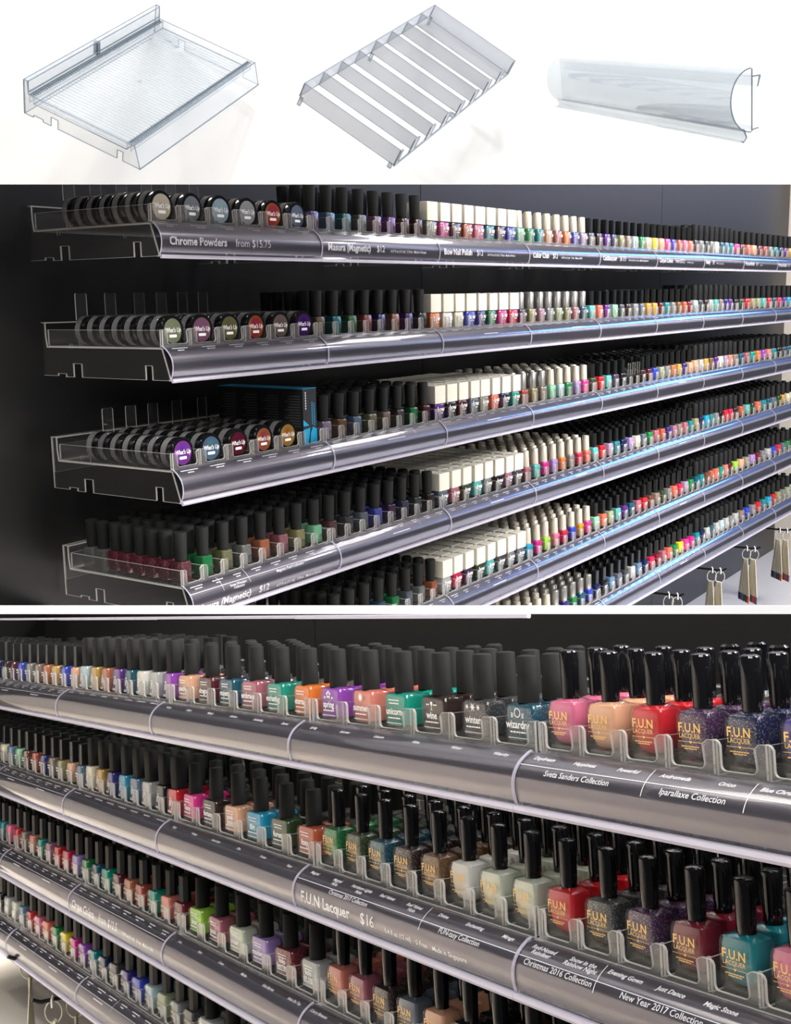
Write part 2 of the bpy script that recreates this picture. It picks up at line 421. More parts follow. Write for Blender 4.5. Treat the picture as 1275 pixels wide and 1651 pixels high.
COL = dict(
    purple=(92, 40, 130), violet=(150, 70, 180), lavender=(170, 140, 205), lilac=(170, 150, 180), plum=(70, 40, 80), indigo=(50, 40, 120), blue=(50, 70, 190), navy=(25, 35, 75),
    steel=(95, 125, 155), slate=(95, 105, 120), teal=(20, 130, 140), aqua=(90, 185, 180), cyan=(35, 160, 200), mint=(140, 215, 170), green=(30, 130, 70), forest=(50, 70, 40),
    emerald=(10, 150, 130), lime=(165, 220, 70), olive=(130, 130, 85), khaki=(160, 150, 105), yellow=(235, 215, 40), gold=(200, 155, 70), amber=(215, 150, 30), orange=(235, 125, 45), coral=(240, 110, 85),
    peach=(235, 175, 140), terracotta=(190, 90, 60), copper=(185, 110, 75), brown=(105, 65, 50), umber=(50, 35, 32), maroon=(85, 25, 35), burgundy=(110, 30, 50), wine=(120, 25, 45), red=(205, 35, 45),
    brick=(170, 70, 60), crimson=(205, 35, 80), magenta=(215, 35, 140), pink=(225, 115, 150), salmon=(225, 130, 115), rose=(175, 100, 115), mauve=(160, 110, 135), taupe=(140, 120, 110), greige=(150, 145, 130),
    grey=(130, 132, 132), silver=(185, 187, 185), charcoal=(65, 67, 70), black=(20, 20, 24), white=(235, 232, 225), cream=(235, 225, 195), pearl=(215, 220, 200), ice=(180, 205, 215), sage=(155, 165, 130), bronze=(120, 85, 50),
    fuchsia=(240, 60, 150), petrol=(20, 85, 105), clear=(170, 170, 168))


def bars(mb, x0, x1, z, t, y, m, n=1):
    """a line of unreadably small print: short dashes"""
    x = x0
    rnd = random.Random(int((x0 + z * 7) * 1e6) & 0xffff)
    while x < x1 - t:
        l = min(t * rnd.uniform(1.2, 3.2), x1 - x)
        mb.add([(x, y, z), (x + l, y, z), (x + l, y, z + t), (x, y, z + t)], [(0, 1, 2, 3)], m); x += l + t * .5


def put_text(mb, txt, size, x, y, z, m, bold=0.0, shear=0.0, wscale=1.0, maxw=None, align='CENTER'):
    vs, fs, wd = text_geo(txt, size, bold, shear, align, wscale)
    k = 1.0 if not maxw or wd <= maxw else maxw / wd
    mb.add([(x + v[0] * k, y, z + v[1]) for v in vs], fs, m)


LABELS = {}


def label_mesh(kind, name=None):
    key = (kind, name)
    if key in LABELS: return LABELS[key]
    K = KINDS[kind]; y = -K['d'] / 2 - .0003; w = K['w']; h = K['h']; mb = MB()
    if kind == 'fun':
        put_text(mb, 'F.U.N', .0078, -.0012, y, .0240, M_GOLD, .022, 0, .95, .0170)
        put_text(mb, 'LACQUER', .0040, -.0012, y, .0204, M_GOLD, .006, 0, .95, .0165)
        mb.add([(-.0105, y, 0.0180), (-.0022, y, 0.0180), (-.0022, y, 0.0183), (-.0105, y, 0.0183)], [(0, 1, 2, 3)], M_GOLD)
        mb.add([(.0010, y, 0.0180), (.0093, y, 0.0180), (.0093, y, 0.0183), (.0010, y, 0.0183)], [(0, 1, 2, 3)], M_GOLD)
        mb.add([(-.0006, y, 0.0171), (.0006, y, 0.0183), (.0003, y, 0.0189), (-.0006, y, 0.0184), (-.0015, y, 0.0189), (-.0018, y, 0.0183)], [(0, 1, 2, 3, 4, 5)], M_GOLD)
        bars(mb, -.0080, .0068, .0150, .0007, y, M_GOLD); bars(mb, -.0058, .0048, .0137, .0007, y, M_GOLD)
    elif kind == 'pict':
        nm = name or 'polish'
        two = nm.split('|')
        if len(two) > 1:
            put_text(mb, two[0], .0072, 0, y, .0185, M_PRINT, .02, 0, .9, .024); put_text(mb, two[1], .0072, 0, y, .0135, M_PRINT, .02, 0, .9, .024)
        else: put_text(mb, nm, .0078, 0, y, .0150, M_PRINT, .022, 0, .92, .0262)
        bars(mb, -.0085, .0085, .0116, .0011, y, M_PRINT); bars(mb, -.0105, .0105, .0078, .0005, y, M_PRINT)
        def poly(cx, cz, rad, n, star=1.0, a0=0):
            pts = [(cx + rad * (star if i % 2 else 1) * math.cos(a0 + 2 * PI * i / n), y, cz + rad * (star if i % 2 else 1) * math.sin(a0 + 2 * PI * i / n)) for i in range(n)]
            mb.add(pts, [tuple(range(n))], M_PRINT)
        if nm == 'winter':
            for cx, rd_ in ((-.0068, .0024), (0, .0036), (.0068, .0026)): poly(cx, .0268, rd_, 12, .35)
        elif nm == 'summer': poly(0, .0262, .0044, 24, .4)
        elif nm == 'spring':
            for k in range(5): poly(.0024 * math.cos(k * 2 * PI / 5 + .3), .0262 + .0024 * math.sin(k * 2 * PI / 5 + .3), .0012, 8)
            poly(-.006, .0235, .0011, 8); poly(.006, .0235, .0011, 8)
        elif nm == 'wine':
            mb.add([(-.0013, y, .0280), (-.0013, y, .0262), (-.0003, y, .0248), (-.0003, y, .0222), (-.0016, y, .0216), (.0016, y, .0216), (.0003, y, .0222), (.0003, y, .0248), (.0013, y, .0262), (.0013, y, .0280)], [tuple(range(10))], M_PRINT)
            bars(mb, -.0070, -.0022, .0252, .0010, y, M_PRINT); bars(mb, .0022, .0070, .0252, .0010, y, M_PRINT)
        elif nm == 'wizardry':
            n = 24; ro, ri = .0034, .0027
            vs = [(r * math.cos(2 * PI * i / n), y, .0258 + r * math.sin(2 * PI * i / n)) for r in (ro, ri) for i in range(n)]
            mb.add(vs, [(i, (i + 1) % n, n + (i + 1) % n, n + i) for i in range(n)], M_PRINT)
            for sx in (-1, 1):
                for k in range(3):
                    a = .5 - k * .5; x0 = sx * .0040; mb.add([(x0, y, .0248 - k * .001), (x0 + sx * .0030, y, .0262 - k * .0014), (x0 + sx * .0024, y, .0250 - k * .0014)], [(0, 1, 2)], M_PRINT)
        else:
            bars(mb, -.0075, .0075, .0262, .0009, y, M_PRINT); bars(mb, -.0065, .0070, .0236, .0009, y, M_PRINT)
    elif kind == 'bow':
        put_text(mb, 'bow', .0125, .001, y, .0150, M_PRINT, .012, 0, .85, .022); bars(mb, -.0035, .0060, .0118, .0014, y, M_PRINT)
        mb.box(.0095, .0112, y - .0001, y + .0001, .0178, .0195, M_POLRED)
    elif kind in ('club', 'clubs'):
        put_text(mb, 'Club', .0078, .003, y, .0165, M_DARKP if name == 'dark' else M_PRINT, .01, 0, .9, .016)
    elif kind == 'masura':
        put_text(mb, 'm', .0090, .003, y, .0110, M_DARKP, .02, .2, .8, .008)
    elif kind == 'cirque':
        put_text(mb, 'cirque', .0062, 0, y, .0165, M_GOLDL, .012, 0, .9, .0185); put_text(mb, 'colors', .0062, 0, y, .0115, M_GOLDL, .012, 0, .9, .0185)
    elif kind == 'cadi':
        bars(mb, -.007, .006, .0180, .0016, y, M_PRINT); bars(mb, -.006, .004, .0145, .0016, y, M_PRINT)
    elif kind == 'ily':
        put_text(mb, 'ily', .0155, .0, y, .0135, M_PRINT, 0.0, .25, .8, .014); bars(mb, -.008, .003, .0080, .0007, y, M_PRINT); bars(mb, -.008, .000, .0065, .0007, y, M_PRINT)
    LABELS[key] = mb.mesh('label_' + kind)
    return LABELS[key]


M_POLRED = principled('red_print', (0.7, 0.03, 0.08), 0.5)
M_GOLDL = principled('pale_gold_print', (0.62, 0.52, 0.36), 0.5)

ORD = ['first', 'second', 'third', 'fourth', 'fifth', 'sixth', 'seventh', 'eighth']
SHELF = {('upper', r): n for r, n in enumerate(['top', 'second', 'third', 'fourth', 'fifth', 'sixth'])}
SHELF.update({('lower', r): n for r, n in enumerate(['top', 'second', 'third', 'bottom'])})


def make_bottle(kind, colname, glit, M, detail, label, group, lname=None):
    """detail 2: glass, polish, foot, cap, print; 1: polish, foot, cap, print; 0: polish, cap"""
    K = KINDS[kind]; o = D.objects.new(KN[kind], None); C.objects.link(o); o.matrix_world = M
    o.empty_display_size = .01
    tag(o, label, 'nail polish', group)
    dk = {'masura': .50, 'fun': .80, 'pict': .82}.get(kind, .85)
    c = (*[v * dk for v in s2l(COL[colname])], 1)
    p = link('polish', K['polish']['glit' if glit else 'plain'], o); p.color = c
    if detail >= 2: link('glass', K['glass'], o)
    if detail >= 1: link('glass_base', K['foot'], o)
    cp = link('cap', K['cap'], o)
    if detail >= 1 and lname != '': link('printed_label', label_mesh(kind, lname), o)
    return o


# ------------------------------------------------------------------ tray, divider insert, label holder
def side_outline(depth, lip, bot, back_top):
    """side panel outline in (Y,Z) with the two slots of the snap-on base"""
    return [(-lip * .0, -.004), (-.0125, bot), (.018, bot), (.018, bot + .017), (.029, bot + .017), (.029, bot), (depth - .075, bot), (depth - .075, bot + .017), (depth - .060, bot + .017),
            (depth - .060, bot), (depth - .045, bot), (depth - .045, bot + .004), (depth - .030, bot + .004), (depth - .030, bot + .001), (depth, bot + .001), (depth, back_top), (depth - .010, back_top), (depth - .010, .010), (depth - .012, -.0045), (.0, -.0045)]


def tray_parts(w, depth, bot, back_top, acr, edge, ribs=False):
    t = .0020; out = []
    m = MB(); m.box(t, w - t, .0, depth - .010, -.0050, -.0032, acr, edge, 2)
    if ribs:
        n = 44
        for i in range(n):
            x = t + (w - 2 * t) * (i + .5) / n; m.box(x - .0004, x + .0004, .012, depth - .022, -.0032, -.0027, acr, M_PEDGE2, 0)
    out.append(('floor_panel', m.mesh('tray_floor')))
    ol = side_outline(depth, 0, bot, back_top)
    for x in (0, w - t):
        m = MB(); m.extr([(a, b) for a, b in ol], 0, x, x + t, acr, edge); ring(m, ol[:-1] + [], 0, x - .0001 if x == 0 else x + t + .0001, .0009, edge); out.append(('side_panel', m.mesh('tray_side')))
    m = MB(); m.extr([(-.0005, -.0045), (-.0125, bot), (-.0109, bot), (.0011, -.0045)], 0, t, w - t, acr); out.append(('front_panel', m.mesh('tray_front')))
    m = MB(); m.box(t, w - t, depth - .0016, depth, -.02, back_top, acr, edge, 1); m.box(t, w - t, depth - .010, depth - .0016, back_top - .0016, back_top, acr, edge, 2)
    out.append(('back_rail', m.mesh('tray_back')))
    if ribs:
        for y0 in (.004, depth - .020):
            m = MB(); n = 60
            for i in range(n):
                x = t + (w - 2 * t) * (i + .5) / n; m.box(x - .0008, x + .0008, y0, y0 + .006, -.0030, -.0006, edge)
            out.append(('ratchet_teeth', m.mesh('ratchet_teeth')))
    return out


M_PEDGE2 = clear_mat('rib_edge', (0.84, 0.87, 0.90), 0.2, (0.42, 0.48, 0.55), 0.2, 0.4)


def comb_outline(slots, w, hb, ht, tabw, r=.003):
    """front of the insert: upright tabs between rounded valleys, as one outline in (X,Z)"""
    pts = [(0, -.0030)]
    pitch = w / slots
    def arc(cx, cz, a0, a1, n=3): return [(cx + r * math.cos(math.radians(a0 + (a1 - a0) * i / n)), cz + r * math.sin(math.radians(a0 + (a1 - a0) * i / n))) for i in range(n + 1)]
    top = []
    for i in range(slots + 1):
        c = i * pitch; a = max(0, c - tabw / 2); b = min(w, c + tabw / 2)
        if i > 0: top += [(a - r, hb)] if False else arc(a - r, hb + r, 270, 360)
        if i > 0: top += arc(a + r * .6, ht - r, 180, 90)[0:1] + [(a + r * .4, ht - r * .3), (a + r, ht)]
        else: top += [(0, ht)]
        if i < slots: top += [(b - r, ht), (b - r * .4, ht - r * .3), (b, ht - r)]
        else: top += [(w, ht)]
        if i < slots: top += arc(b + r, hb + r, 180, 270)
    pts = [(0, -.0030)] + top + [(w, -.0030)]
    return pts


def insert_parts(w, slots, depth, ht, acr, edge, tabw=.012, t=.0012, y0=.0):
    out = []; pitch = w / slots
    m = MB(); m.extr(comb_outline(slots, w, .0012, ht, tabw), 1, y0 - .0008, y0 + .0010, M_TAB, edge); ring(m, comb_outline(slots, w, .0012, ht, tabw), 1, y0 - .0009, .0006, edge)
    for i in range(slots + 1):  # groove down the middle of every tab
        c = min(max(i * pitch, t), w - t); m.box(c - .0008, c + .0008, y0 + .0010, y0 + .004, -.002, ht, acr, edge, 0)
    out.append(('front_comb', m.mesh('front_comb')))
    dv = MB(); dv.box(-t / 2, t / 2, y0 + .004, depth, -.0028, ht - .0008, acr, edge, 0); rp = [(y0 + .004, -.0028), (depth, -.0028), (depth, ht - .0008), (y0 + .004, ht - .0008)]; ring(dv, rp, 0, -t / 2 - .0001, .0007, edge); dm = dv.mesh('divider')
    for i in range(slots + 1): out.append(('divider', dm, min(max(i * pitch, t / 2), w - t / 2)))
    m = MB(); m.box(0, w, depth, depth + t, -.0015, ht - .0008, acr, edge, 1)
    for k in (.12, .5, .88): m.box(w * k - .002, w * k + .002, depth, depth + t, -.008, -.0015, acr, edge, 1)
    out.append(('back_strip', m.mesh('back_strip')))
    return out


def lens_arc(ch, sag, n=14):
    cx, cz = ch; L = math.hypot(cx, cz); px, pz = (cz / L, -cx / L)  # perpendicular, towards the front
    if px > 0: px, pz = -px, -pz
    return [(cx * t + px * 4 * sag * t * (1 - t), cz * t + pz * 4 * sag * t * (1 - t)) for t in [i / n for i in range(n + 1)]]


def offset(path, d):
    out = []
    for i, p in enumerate(path):
        a = path[max(0, i - 1)]; b = path[min(len(path) - 1, i + 1)]
        tx, tz = b[0] - a[0], b[1] - a[1]; L = math.hypot(tx, tz)
        out.append((p[0] - d * (-tz) / L * -1 * -1, p[1] - d * tx / L * -1 * -1) if False else (p[0] + d * (tz) / L, p[1] - d * (tx) / L))
    return out


def lens_parts(w, ch, sag, acr, edge, strip=True, extra=False):
    """outer clear shell, graphite insert, lavender lower lip, flat back"""
    path = lens_arc(ch, sag)
    inn = offset(path, -.0010)
    if (inn[7][0] - path[7][0]) < 0: inn = offset(path, .0010)
    def cut(pth, a, b): return pth[a:b + 1]
    out = []
    m = MB(); ol = path + inn[::-1]
    m.extr(ol, 0, 0, w, acr, None)
    # pale end caps on the shell, standing in for light caught in its edges
    for x in (0, w - .0010): m.extr(ol, 0, x, x + .0010, edge)
    out.append(('clear_cover', m.mesh('cover')))
    bx, bz = path[-1]
    m = MB(); m.extr([(bx + .001, bz + .0020), (bx - .0038, bz + .0012), (bx - .0042, bz - .0008), (bx - .0028, bz - .0030), (bx - .0010, bz - .0028), (bx - .0012, bz - .0010), (bx + .003, bz - .0010), (bx + .003, bz + .0004)], 0, 0, w, edge)
    out.append(('lower_lip', m.mesh('lip')))
    if strip:
        ip = offset(path, -.0018)
        if (ip[7][0] - path[7][0]) < 0: ip = offset(path, .0018)
        ib = [(p[0] + .0006, p[1]) for p in ip]
        a, b = 0, 13
        m = MB(); m.extr(cut(ip, a, b) + cut(ib, a, b)[::-1], 0, .0012, w - .0012, M_STRIP)
        out.append(('label_strip', m.mesh('strip')))
    m = MB(); m.extr([(.0005, .0), (.0017, .0), (bx + .004, bz), (bx + .0028, bz)], 0, 0, w, acr)
    out.append(('flat_back', m.mesh('lens_back')))
    return out


def lens_print(w, ch, sag, rows, lines=()):
    """white print wrapped on the strip. rows: (text,size,x,t,bold,shear,align,maxw) with t the place down the curve 0..1"""
    path = lens_arc(ch, sag, 40); ip = offset(path, .0013)
    if (ip[20][0] - path[20][0]) < 0: ip = offset(path, -.0013)
    S = [0]
    for i in range(40): S.append(S[-1] + math.hypot(ip[i + 1][0] - ip[i][0], ip[i + 1][1] - ip[i][1]))
    T = S[-1]
    def at(s):
        s = min(max(s, 0), T * .999)
        for i in range(40):
            if S[i + 1] >= s:
                f = (s - S[i]) / (S[i + 1] - S[i]); return (ip[i][0] * (1 - f) + ip[i + 1][0] * f, ip[i][1] * (1 - f) + ip[i + 1][1] * f)
    mb = MB()
    for txt, size, x, t, bold, shear, align, maxw in rows:
        if txt.startswith('#'):  # unreadable small print: dashes
            n = float(txt[1:]); rnd = random.Random(int(x * 1e5 + t * 100)); xx = x - n / 2
            while xx < x + n / 2:
                l = size * rnd.uniform(.8, 2.0); s0 = T * t
                q = [(xx, *at(s0)), (xx + l, *at(s0)), (xx + l, *at(s0 - size * .62)), (xx, *at(s0 - size * .62))]
                mb.add(q, [(0, 1, 2, 3)], M_PRINT); xx += l + size * .35
            continue
        vs, fs, wd = text_geo(txt, size, bold, shear, align)
        k = 1.0 if not maxw or wd <= maxw else maxw / wd
        mb.add([(x + v[0] * k, *at(T * t - v[1])) for v in vs], fs, M_PRINT)
    for (xa, ta, xb, tb, th) in lines:
        if abs(xb - xa) > 1e-6 and abs(ta - tb) < 1e-6:
            a0 = at(T * ta); a1 = at(T * ta + th); mb.add([(xa, *a0), (xb, *a0), (xb, *a1), (xa, *a1)], [(0, 1, 2, 3)], M_PRINT)
        else:
            n = 8
            for i in range(n):
                s0 = T * (ta + (tb - ta) * i / n); s1 = T * (ta + (tb - ta) * (i + 1) / n)
                mb.add([(xa, *at(s0)), (xa + th, *at(s0)), (xa + th, *at(s1)), (xa, *at(s1))], [(0, 1, 2, 3)], M_PRINT)
    return mb.mesh('print')


CACHE = {}


def cached(key, fn):
    if key not in CACHE: CACHE[key] = fn()
    return CACHE[key]


def assemble(name, parts, M, label, cat, group=None):
    o = D.objects.new(name, None); C.objects.link(o); o.matrix_world = M; o.empty_display_size = .02
    tag(o, label, cat, group)
    for p in parts:
        c = link(p[0], p[1], o)
        if len(p) > 2: c.location = (p[2], 0, 0)
        if p[0] == 'ratchet_teeth': c['kind'] = 'stuff'
    return o


TD = .218  # tray depth


def unit(disp, dn, row, n, slots, where, rows, lines=(), gap=.0):
    """one shelf unit: tray, insert, holder"""
    sh = SHELF[(dn, row)]
    bot = disp.lens[1] - .0005
    M = disp.at(row, n * P, 0, 0)
    assemble('display_tray', cached(('tray', dn), lambda: tray_parts(P - .0006, TD, bot, .027, M_ACR, M_EDGE)), M,
             f'clear shelf tray {where}, {sh} shelf of the {dn} display', 'tray', f'clear trays of the {dn} display')
    assemble('divider_insert', cached(('ins', slots, dn), lambda: insert_parts(P - .0048, slots, TD - .014, .0185, M_ACR, M_EDGE, .012 if slots > 6 else .016, y0=.0072 if dn == 'lower' else .0)), M @ Matrix.Translation((.0021, 0, 0)),
             f'clear divider insert {where}, {sh} shelf of the {dn} display', 'divider', f'divider inserts of the {dn} display')
    h = assemble('label_holder', cached(('lens', dn), lambda: lens_parts(P - .0004, disp.lens, .0105, M_LENS, M_LENSEDGE)), M,
                 f'curved dark label holder {where}, {sh} shelf of the {dn} display', 'label holder', f'label holders of the {dn} display')
    if rows or lines:
        pr = link('printed_text', lens_print(P, disp.lens, .0105, rows, lines), h)


def names(slots, words=None, t=.16, size=.0042, two=False, seed=0):
    r = []; pitch = P / slots; rnd = random.Random(seed)
    for i in range(slots):
        x = (i + .5) * pitch
        if words:
            if i < len(words) and words[i]:
                for k, wd in enumerate(words[i].split('|')): r.append((wd, size, x, t + .095 * k, .02, .3, 'CENTER', pitch * .92))
        else:
            r.append((f'#{pitch * rnd.uniform(.35, .62):.4f}', .0022, x, t - .03, 0, 0, 0, 0))
            if two: r.append((f'#{pitch * .22:.4f}', .0022, x, t + .05, 0, 0, 0, 0))
    return r


def headline(bold, price, small=None, x=.014, t=.72, size=.0135):
    r = [(bold, size, x, t, .022, 0, 'LEFT', .13)]
    wd = min(text_geo(bold, size, .022, 0, 'LEFT')[2], .13)
    x += wd + .016
    if price:
        r.append((price, size, x, t, 0, 0, 'LEFT', .08)); x += text_geo(price, size, 0, 0, 'LEFT')[2] + .016
    if small: r.append((small, .0056, x, t, .005, 0, 'LEFT', max(.03, .296 - x)))
    return r


WHERE_U = ['at the open left end', 'under flared black caps', 'under square cream caps', 'under pale round caps', 'under square black caps', 'under faceted black caps', 'under broad black caps',
           'under first round black caps', 'at the far right']
WHERE_L = {-1: 'at the far left', 0: 'under small square-capped bottles', 1: 'second from the left', 2: 'in the left middle', 3: 'in the right middle', 4: 'at the near right'}


def fill(disp, dn, row, n, kind, cols, where, slots=8, deep=6, indiv=1, detail=1, namelist=None, glit=(), skip=(), altk=None):
    K0 = KINDS[kind]; pitch = P / slots; sh = SHELF[(dn, row)]
    rest = MB(); cnt = 0
    for i in range(slots):
        if i in skip: continue
        cn = cols[i % len(cols)]; kd = (altk or {}).get(i, kind); K = KINDS[kd]
        nd = deep - random.choice((0, 0, 1, 1, 2)) if deep > 3 else deep
        for j in range(nd):
            step = K['d'] + .0015 + random.uniform(0, .002)
            y = (.0075 if dn == 'upper' else .0100) + K['d'] / 2 + j * (K['d'] + .0028) + random.uniform(0, .0012)
            if y + K['d'] / 2 > TD - .015: break
            if j > 0: y += random.uniform(0, .0006)
            x = n * P + (i + .5) * pitch + random.uniform(-.0008, .0008) * (1 if j == 0 else 2)
            M = disp.at(row, x, y, -.0031) @ Matrix.Rotation(math.radians(random.uniform(-3, 3)), 4, 'Z')
            if j < indiv:
                g = cn if (kd != 'clubs' and kd != 'club') else cn
                pos = f'{ORD[i]} of its tray'
                if j == 0: lb = f'{cn} polish, {KW[kd]}, {pos}, {sh} {dn} shelf'
                else: lb = f'{cn} polish, {KW[kd]}, {ORD[j]} deep behind {pos}, {sh} {dn} shelf'.replace('tall matte', 'matte')
                if where: lb = lb.replace('of its tray', 'of ' + where)
                ln = (namelist[i] if namelist and i < len(namelist) and j == 0 else None) if detail or j == 0 else None
                if kd in ('club', 'clubs') and row >= 2 and dn == 'upper': ln = 'dark'
                make_bottle(kd, cn, i in glit, M, detail if j == 0 else (0 if dn == 'upper' else 1), lb, f'nail polish bottles on the {sh} shelf of the {dn} display', ln if j == 0 else '')
            else:
                rest.merge(K['cheap'], Matrix.Translation((x - n * P, y, 0))); cnt += 1
    if cnt:
        o = link('stocked_bottles', rest.mesh('stock'), None, disp.at(row, n * P, 0, -.0031))
        tag(o, f'rear bottles with {KW[kind]} filling tray {WHERE_U[n] if dn == "upper" else WHERE_L[n]}, {sh} shelf, {dn} display'.replace('under ' + KW[kind] + 's', ''), 'nail polish', None, 'stuff')


# ---- upper display -------------------------------------------------
UC = {
 (0, 1): 'purple steel teal grey mauve violet brown maroon', (0, 2): 'greige magenta umber terracotta pink teal maroon blue', (0, 3): 'mint green teal peach rose orange blue lilac',
 (0, 4): 'charcoal umber purple navy olive taupe ice green', (0, 5): 'cream yellow peach fuchsia blue terracotta pink coral', (0, 6): 'charcoal grey charcoal grey white petrol steel teal',
 (0, 7): 'magenta brown coral peach maroon brick', (0, 8): 'grey teal navy purple gold orange',
 (1, 1): 'bronze teal green brick indigo copper purple charcoal', (1, 2): 'orange white cream blue indigo green magenta crimson', (1, 3): 'plum khaki mauve grey sage olive rose petrol',
 (1, 4): 'aqua coral purple mint charcoal umber grey slate', (1, 5): 'amber gold maroon teal grey bronze terracotta wine', (1, 6): 'ice charcoal umber silver aqua taupe indigo purple',
 (1, 7): 'black forest red khaki sage aqua', (1, 8): 'red petrol crimson purple cyan teal',
 (2, 1): 'lilac bronze steel olive taupe umber green maroon', (2, 2): 'purple black maroon slate greige coral navy emerald', (2, 3): 'brick khaki taupe mint ice green lavender fuchsia',
 (2, 4): 'forest red aqua plum black silver clear umber', (2, 5): 'maroon blue sage grey copper gold indigo peach', (2, 6): 'peach silver gold bronze purple white lilac salmon',
 (2, 7): 'taupe petrol rose emerald orange violet', (2, 8): 'salmon teal black charcoal petrol grey',
 (3, 0): 'burgundy green olive grey copper rose khaki mint', (3, 1): 'maroon charcoal slate blue plum navy charcoal umber', (3, 2): 'slate rose forest aqua grey black mauve charcoal',
 (3, 3): 'rose aqua magenta lavender orange grey crimson coral', (3, 4): 'aqua red lilac teal navy lavender cream slate', (3, 5): 'green rose terracotta indigo mauve taupe rose teal',
 (3, 6): 'khaki navy cyan teal grey black red crimson', (3, 7): 'umber terracotta aqua forest coral teal', (3, 8): 'petrol slate forest gold pearl cream',
 (4, 1): 'black umber black petrol green slate grey copper', (4, 2): 'silver crimson plum forest aqua charcoal grey slate', (4, 3): 'cyan magenta lime pink crimson blue amber fuchsia',
 (4, 4): 'mint coral sage aqua purple petrol rose red', (4, 5): 'brown taupe forest grey coral crimson lilac green', (4, 6): 'petrol teal brown terracotta coral emerald salmon maroon',
 (4, 7): 'lime peach greige lavender wine grey', (4, 8): 'silver blue red slate green charcoal',
 (5, 3): 'cyan sage rose mauve indigo green petrol blue', (5, 4): 'navy black steel slate charcoal silver steel navy', (5, 5): 'crimson wine rose coral green yellow fuchsia magenta',
 (5, 6): 'teal navy silver petrol silver ice silver grey', (5, 7): 'silver taupe blue grey red teal', (5, 8): 'cyan red khaki grey sage silver'}
KSEQ = ['jar', 'masura', 'bow', 'club', 'cadi', 'cirque', 'ily', 'pict', 'pict']
WHU = {7: 'eighth tray', 8: 'last tray'}
HEADS = {0: ('Chrome Powders', 'from $15.75', None), 1: ('Masura (Magnetic)', '$12', '0.37 fl oz (11 ml)   5 Free   Made in Russia'), 2: ('Bow Nail Polish', '$12', '0.41 fl oz (12 ml)   5 Free   Made in Russia'),
         3: ('Color Club', '$12', '0.5 fl oz (15 ml)   3 Free   Made in USA'), 4: ('Cadillacquer', '$13.5', '0.4 fl oz (12 ml)   5 Free   Made in Switzerland'), 5: ('Cirque Colors', 'from $12.5', '0.37 fl oz (11 ml)'),
         6: ('Beely', '$5', '0.3 fl oz (9 ml)   5 Free'), 7: ('Picture Polish', '$17', '0.37 fl oz'), 8: ('Picture Polish', '$17', None)}
for row in range(6):
    for n in range(9):
        if row == 4 and n < 1: continue
        if row == 5 and n < 3: continue
        kind = KSEQ[n]; slots = 8
        if kind == 'jar': slots = 6 if row < 3 else 8
        if kind == 'pict': slots = 6
        rows_ = []; lines_ = []
        if n <= 5: rows_ += names(slots, None, .17, two=(n == 0 or n >= 4 or row > 2), seed=row * 10 + n)
        if row == 0:
            a, b, c = HEADS[n]; rows_ += headline(a, b, c)
        elif row == 3 and n == 0:
            rows_ += headline('Masura (Magnetic)', '$12', '0.37 fl oz (11 ml)   5 Free   Made in Russia', .008, .86)
            rows_ += [('Magnetic Pearl Collection', .0055, .19, .44, .01, .2, 'CENTER', .09), ('Seven Wonders', .0048, .086, .44, .01, .2, 'CENTER', .05), ('Collection', .0048, .086, .52, .01, .2, 'CENTER', .05)]
            lines_ += [(.002, .32, .298, .32, .0006), (.058, .02, .058, .48, .0006), (.108, .02, .108, .48, .0006)]
        elif n in (1, 2, 3, 5): rows_ += [('#0.0450', .0024, .16 if n != 3 else .2, .40, 0, 0, 0, 0)]
        if row > 0 and n == 1: lines_ += [(.215, .02, .215, .34, .0005)]
        if n in (2, 3) and row >= 2: lines_ += [(.05 + .03 * row, .02, .05 + .03 * row, .34, .0005)]
        unit(UP, 'upper', row, n, slots, WHERE_U[n], rows_, lines_)
        if kind == 'jar' and row < 3: continue
        if kind == 'jar': kind = 'masura'
        if row == 0 and kind == 'bow': deep = 2
        elif row == 0: deep = 4
        elif row == 1: deep = 5
        else: deep = 8
        ind = 1
        if n <= 3 and row in (2, 3, 4): ind = 2
        if n == 0: ind = 6
        alt = {}
        if kind == 'club':
            if row == 1: alt = {i: 'clubs' for i in range(8)}
            if row == 2: alt = {0: 'clubs', 1: 'clubs', 2: 'clubs'}
            if row == 5: alt = {i: 'clubs' for i in range(3, 8)}
        fill(UP, 'upper', row, n, kind, UC[(row, n)].split(), WHU.get(n, 'open-ended tray' if n == 0 else ''), slots, deep, ind, 2 if n < 4 else (1 if n < 7 else 0), None,
             glit=(0, 2, 3, 5) if kind == 'masura' else ((3,) if kind in ('cadi', 'ily') else ()), skip=(5, 6) if (row == 2 and n == 4) else (), altk=alt)

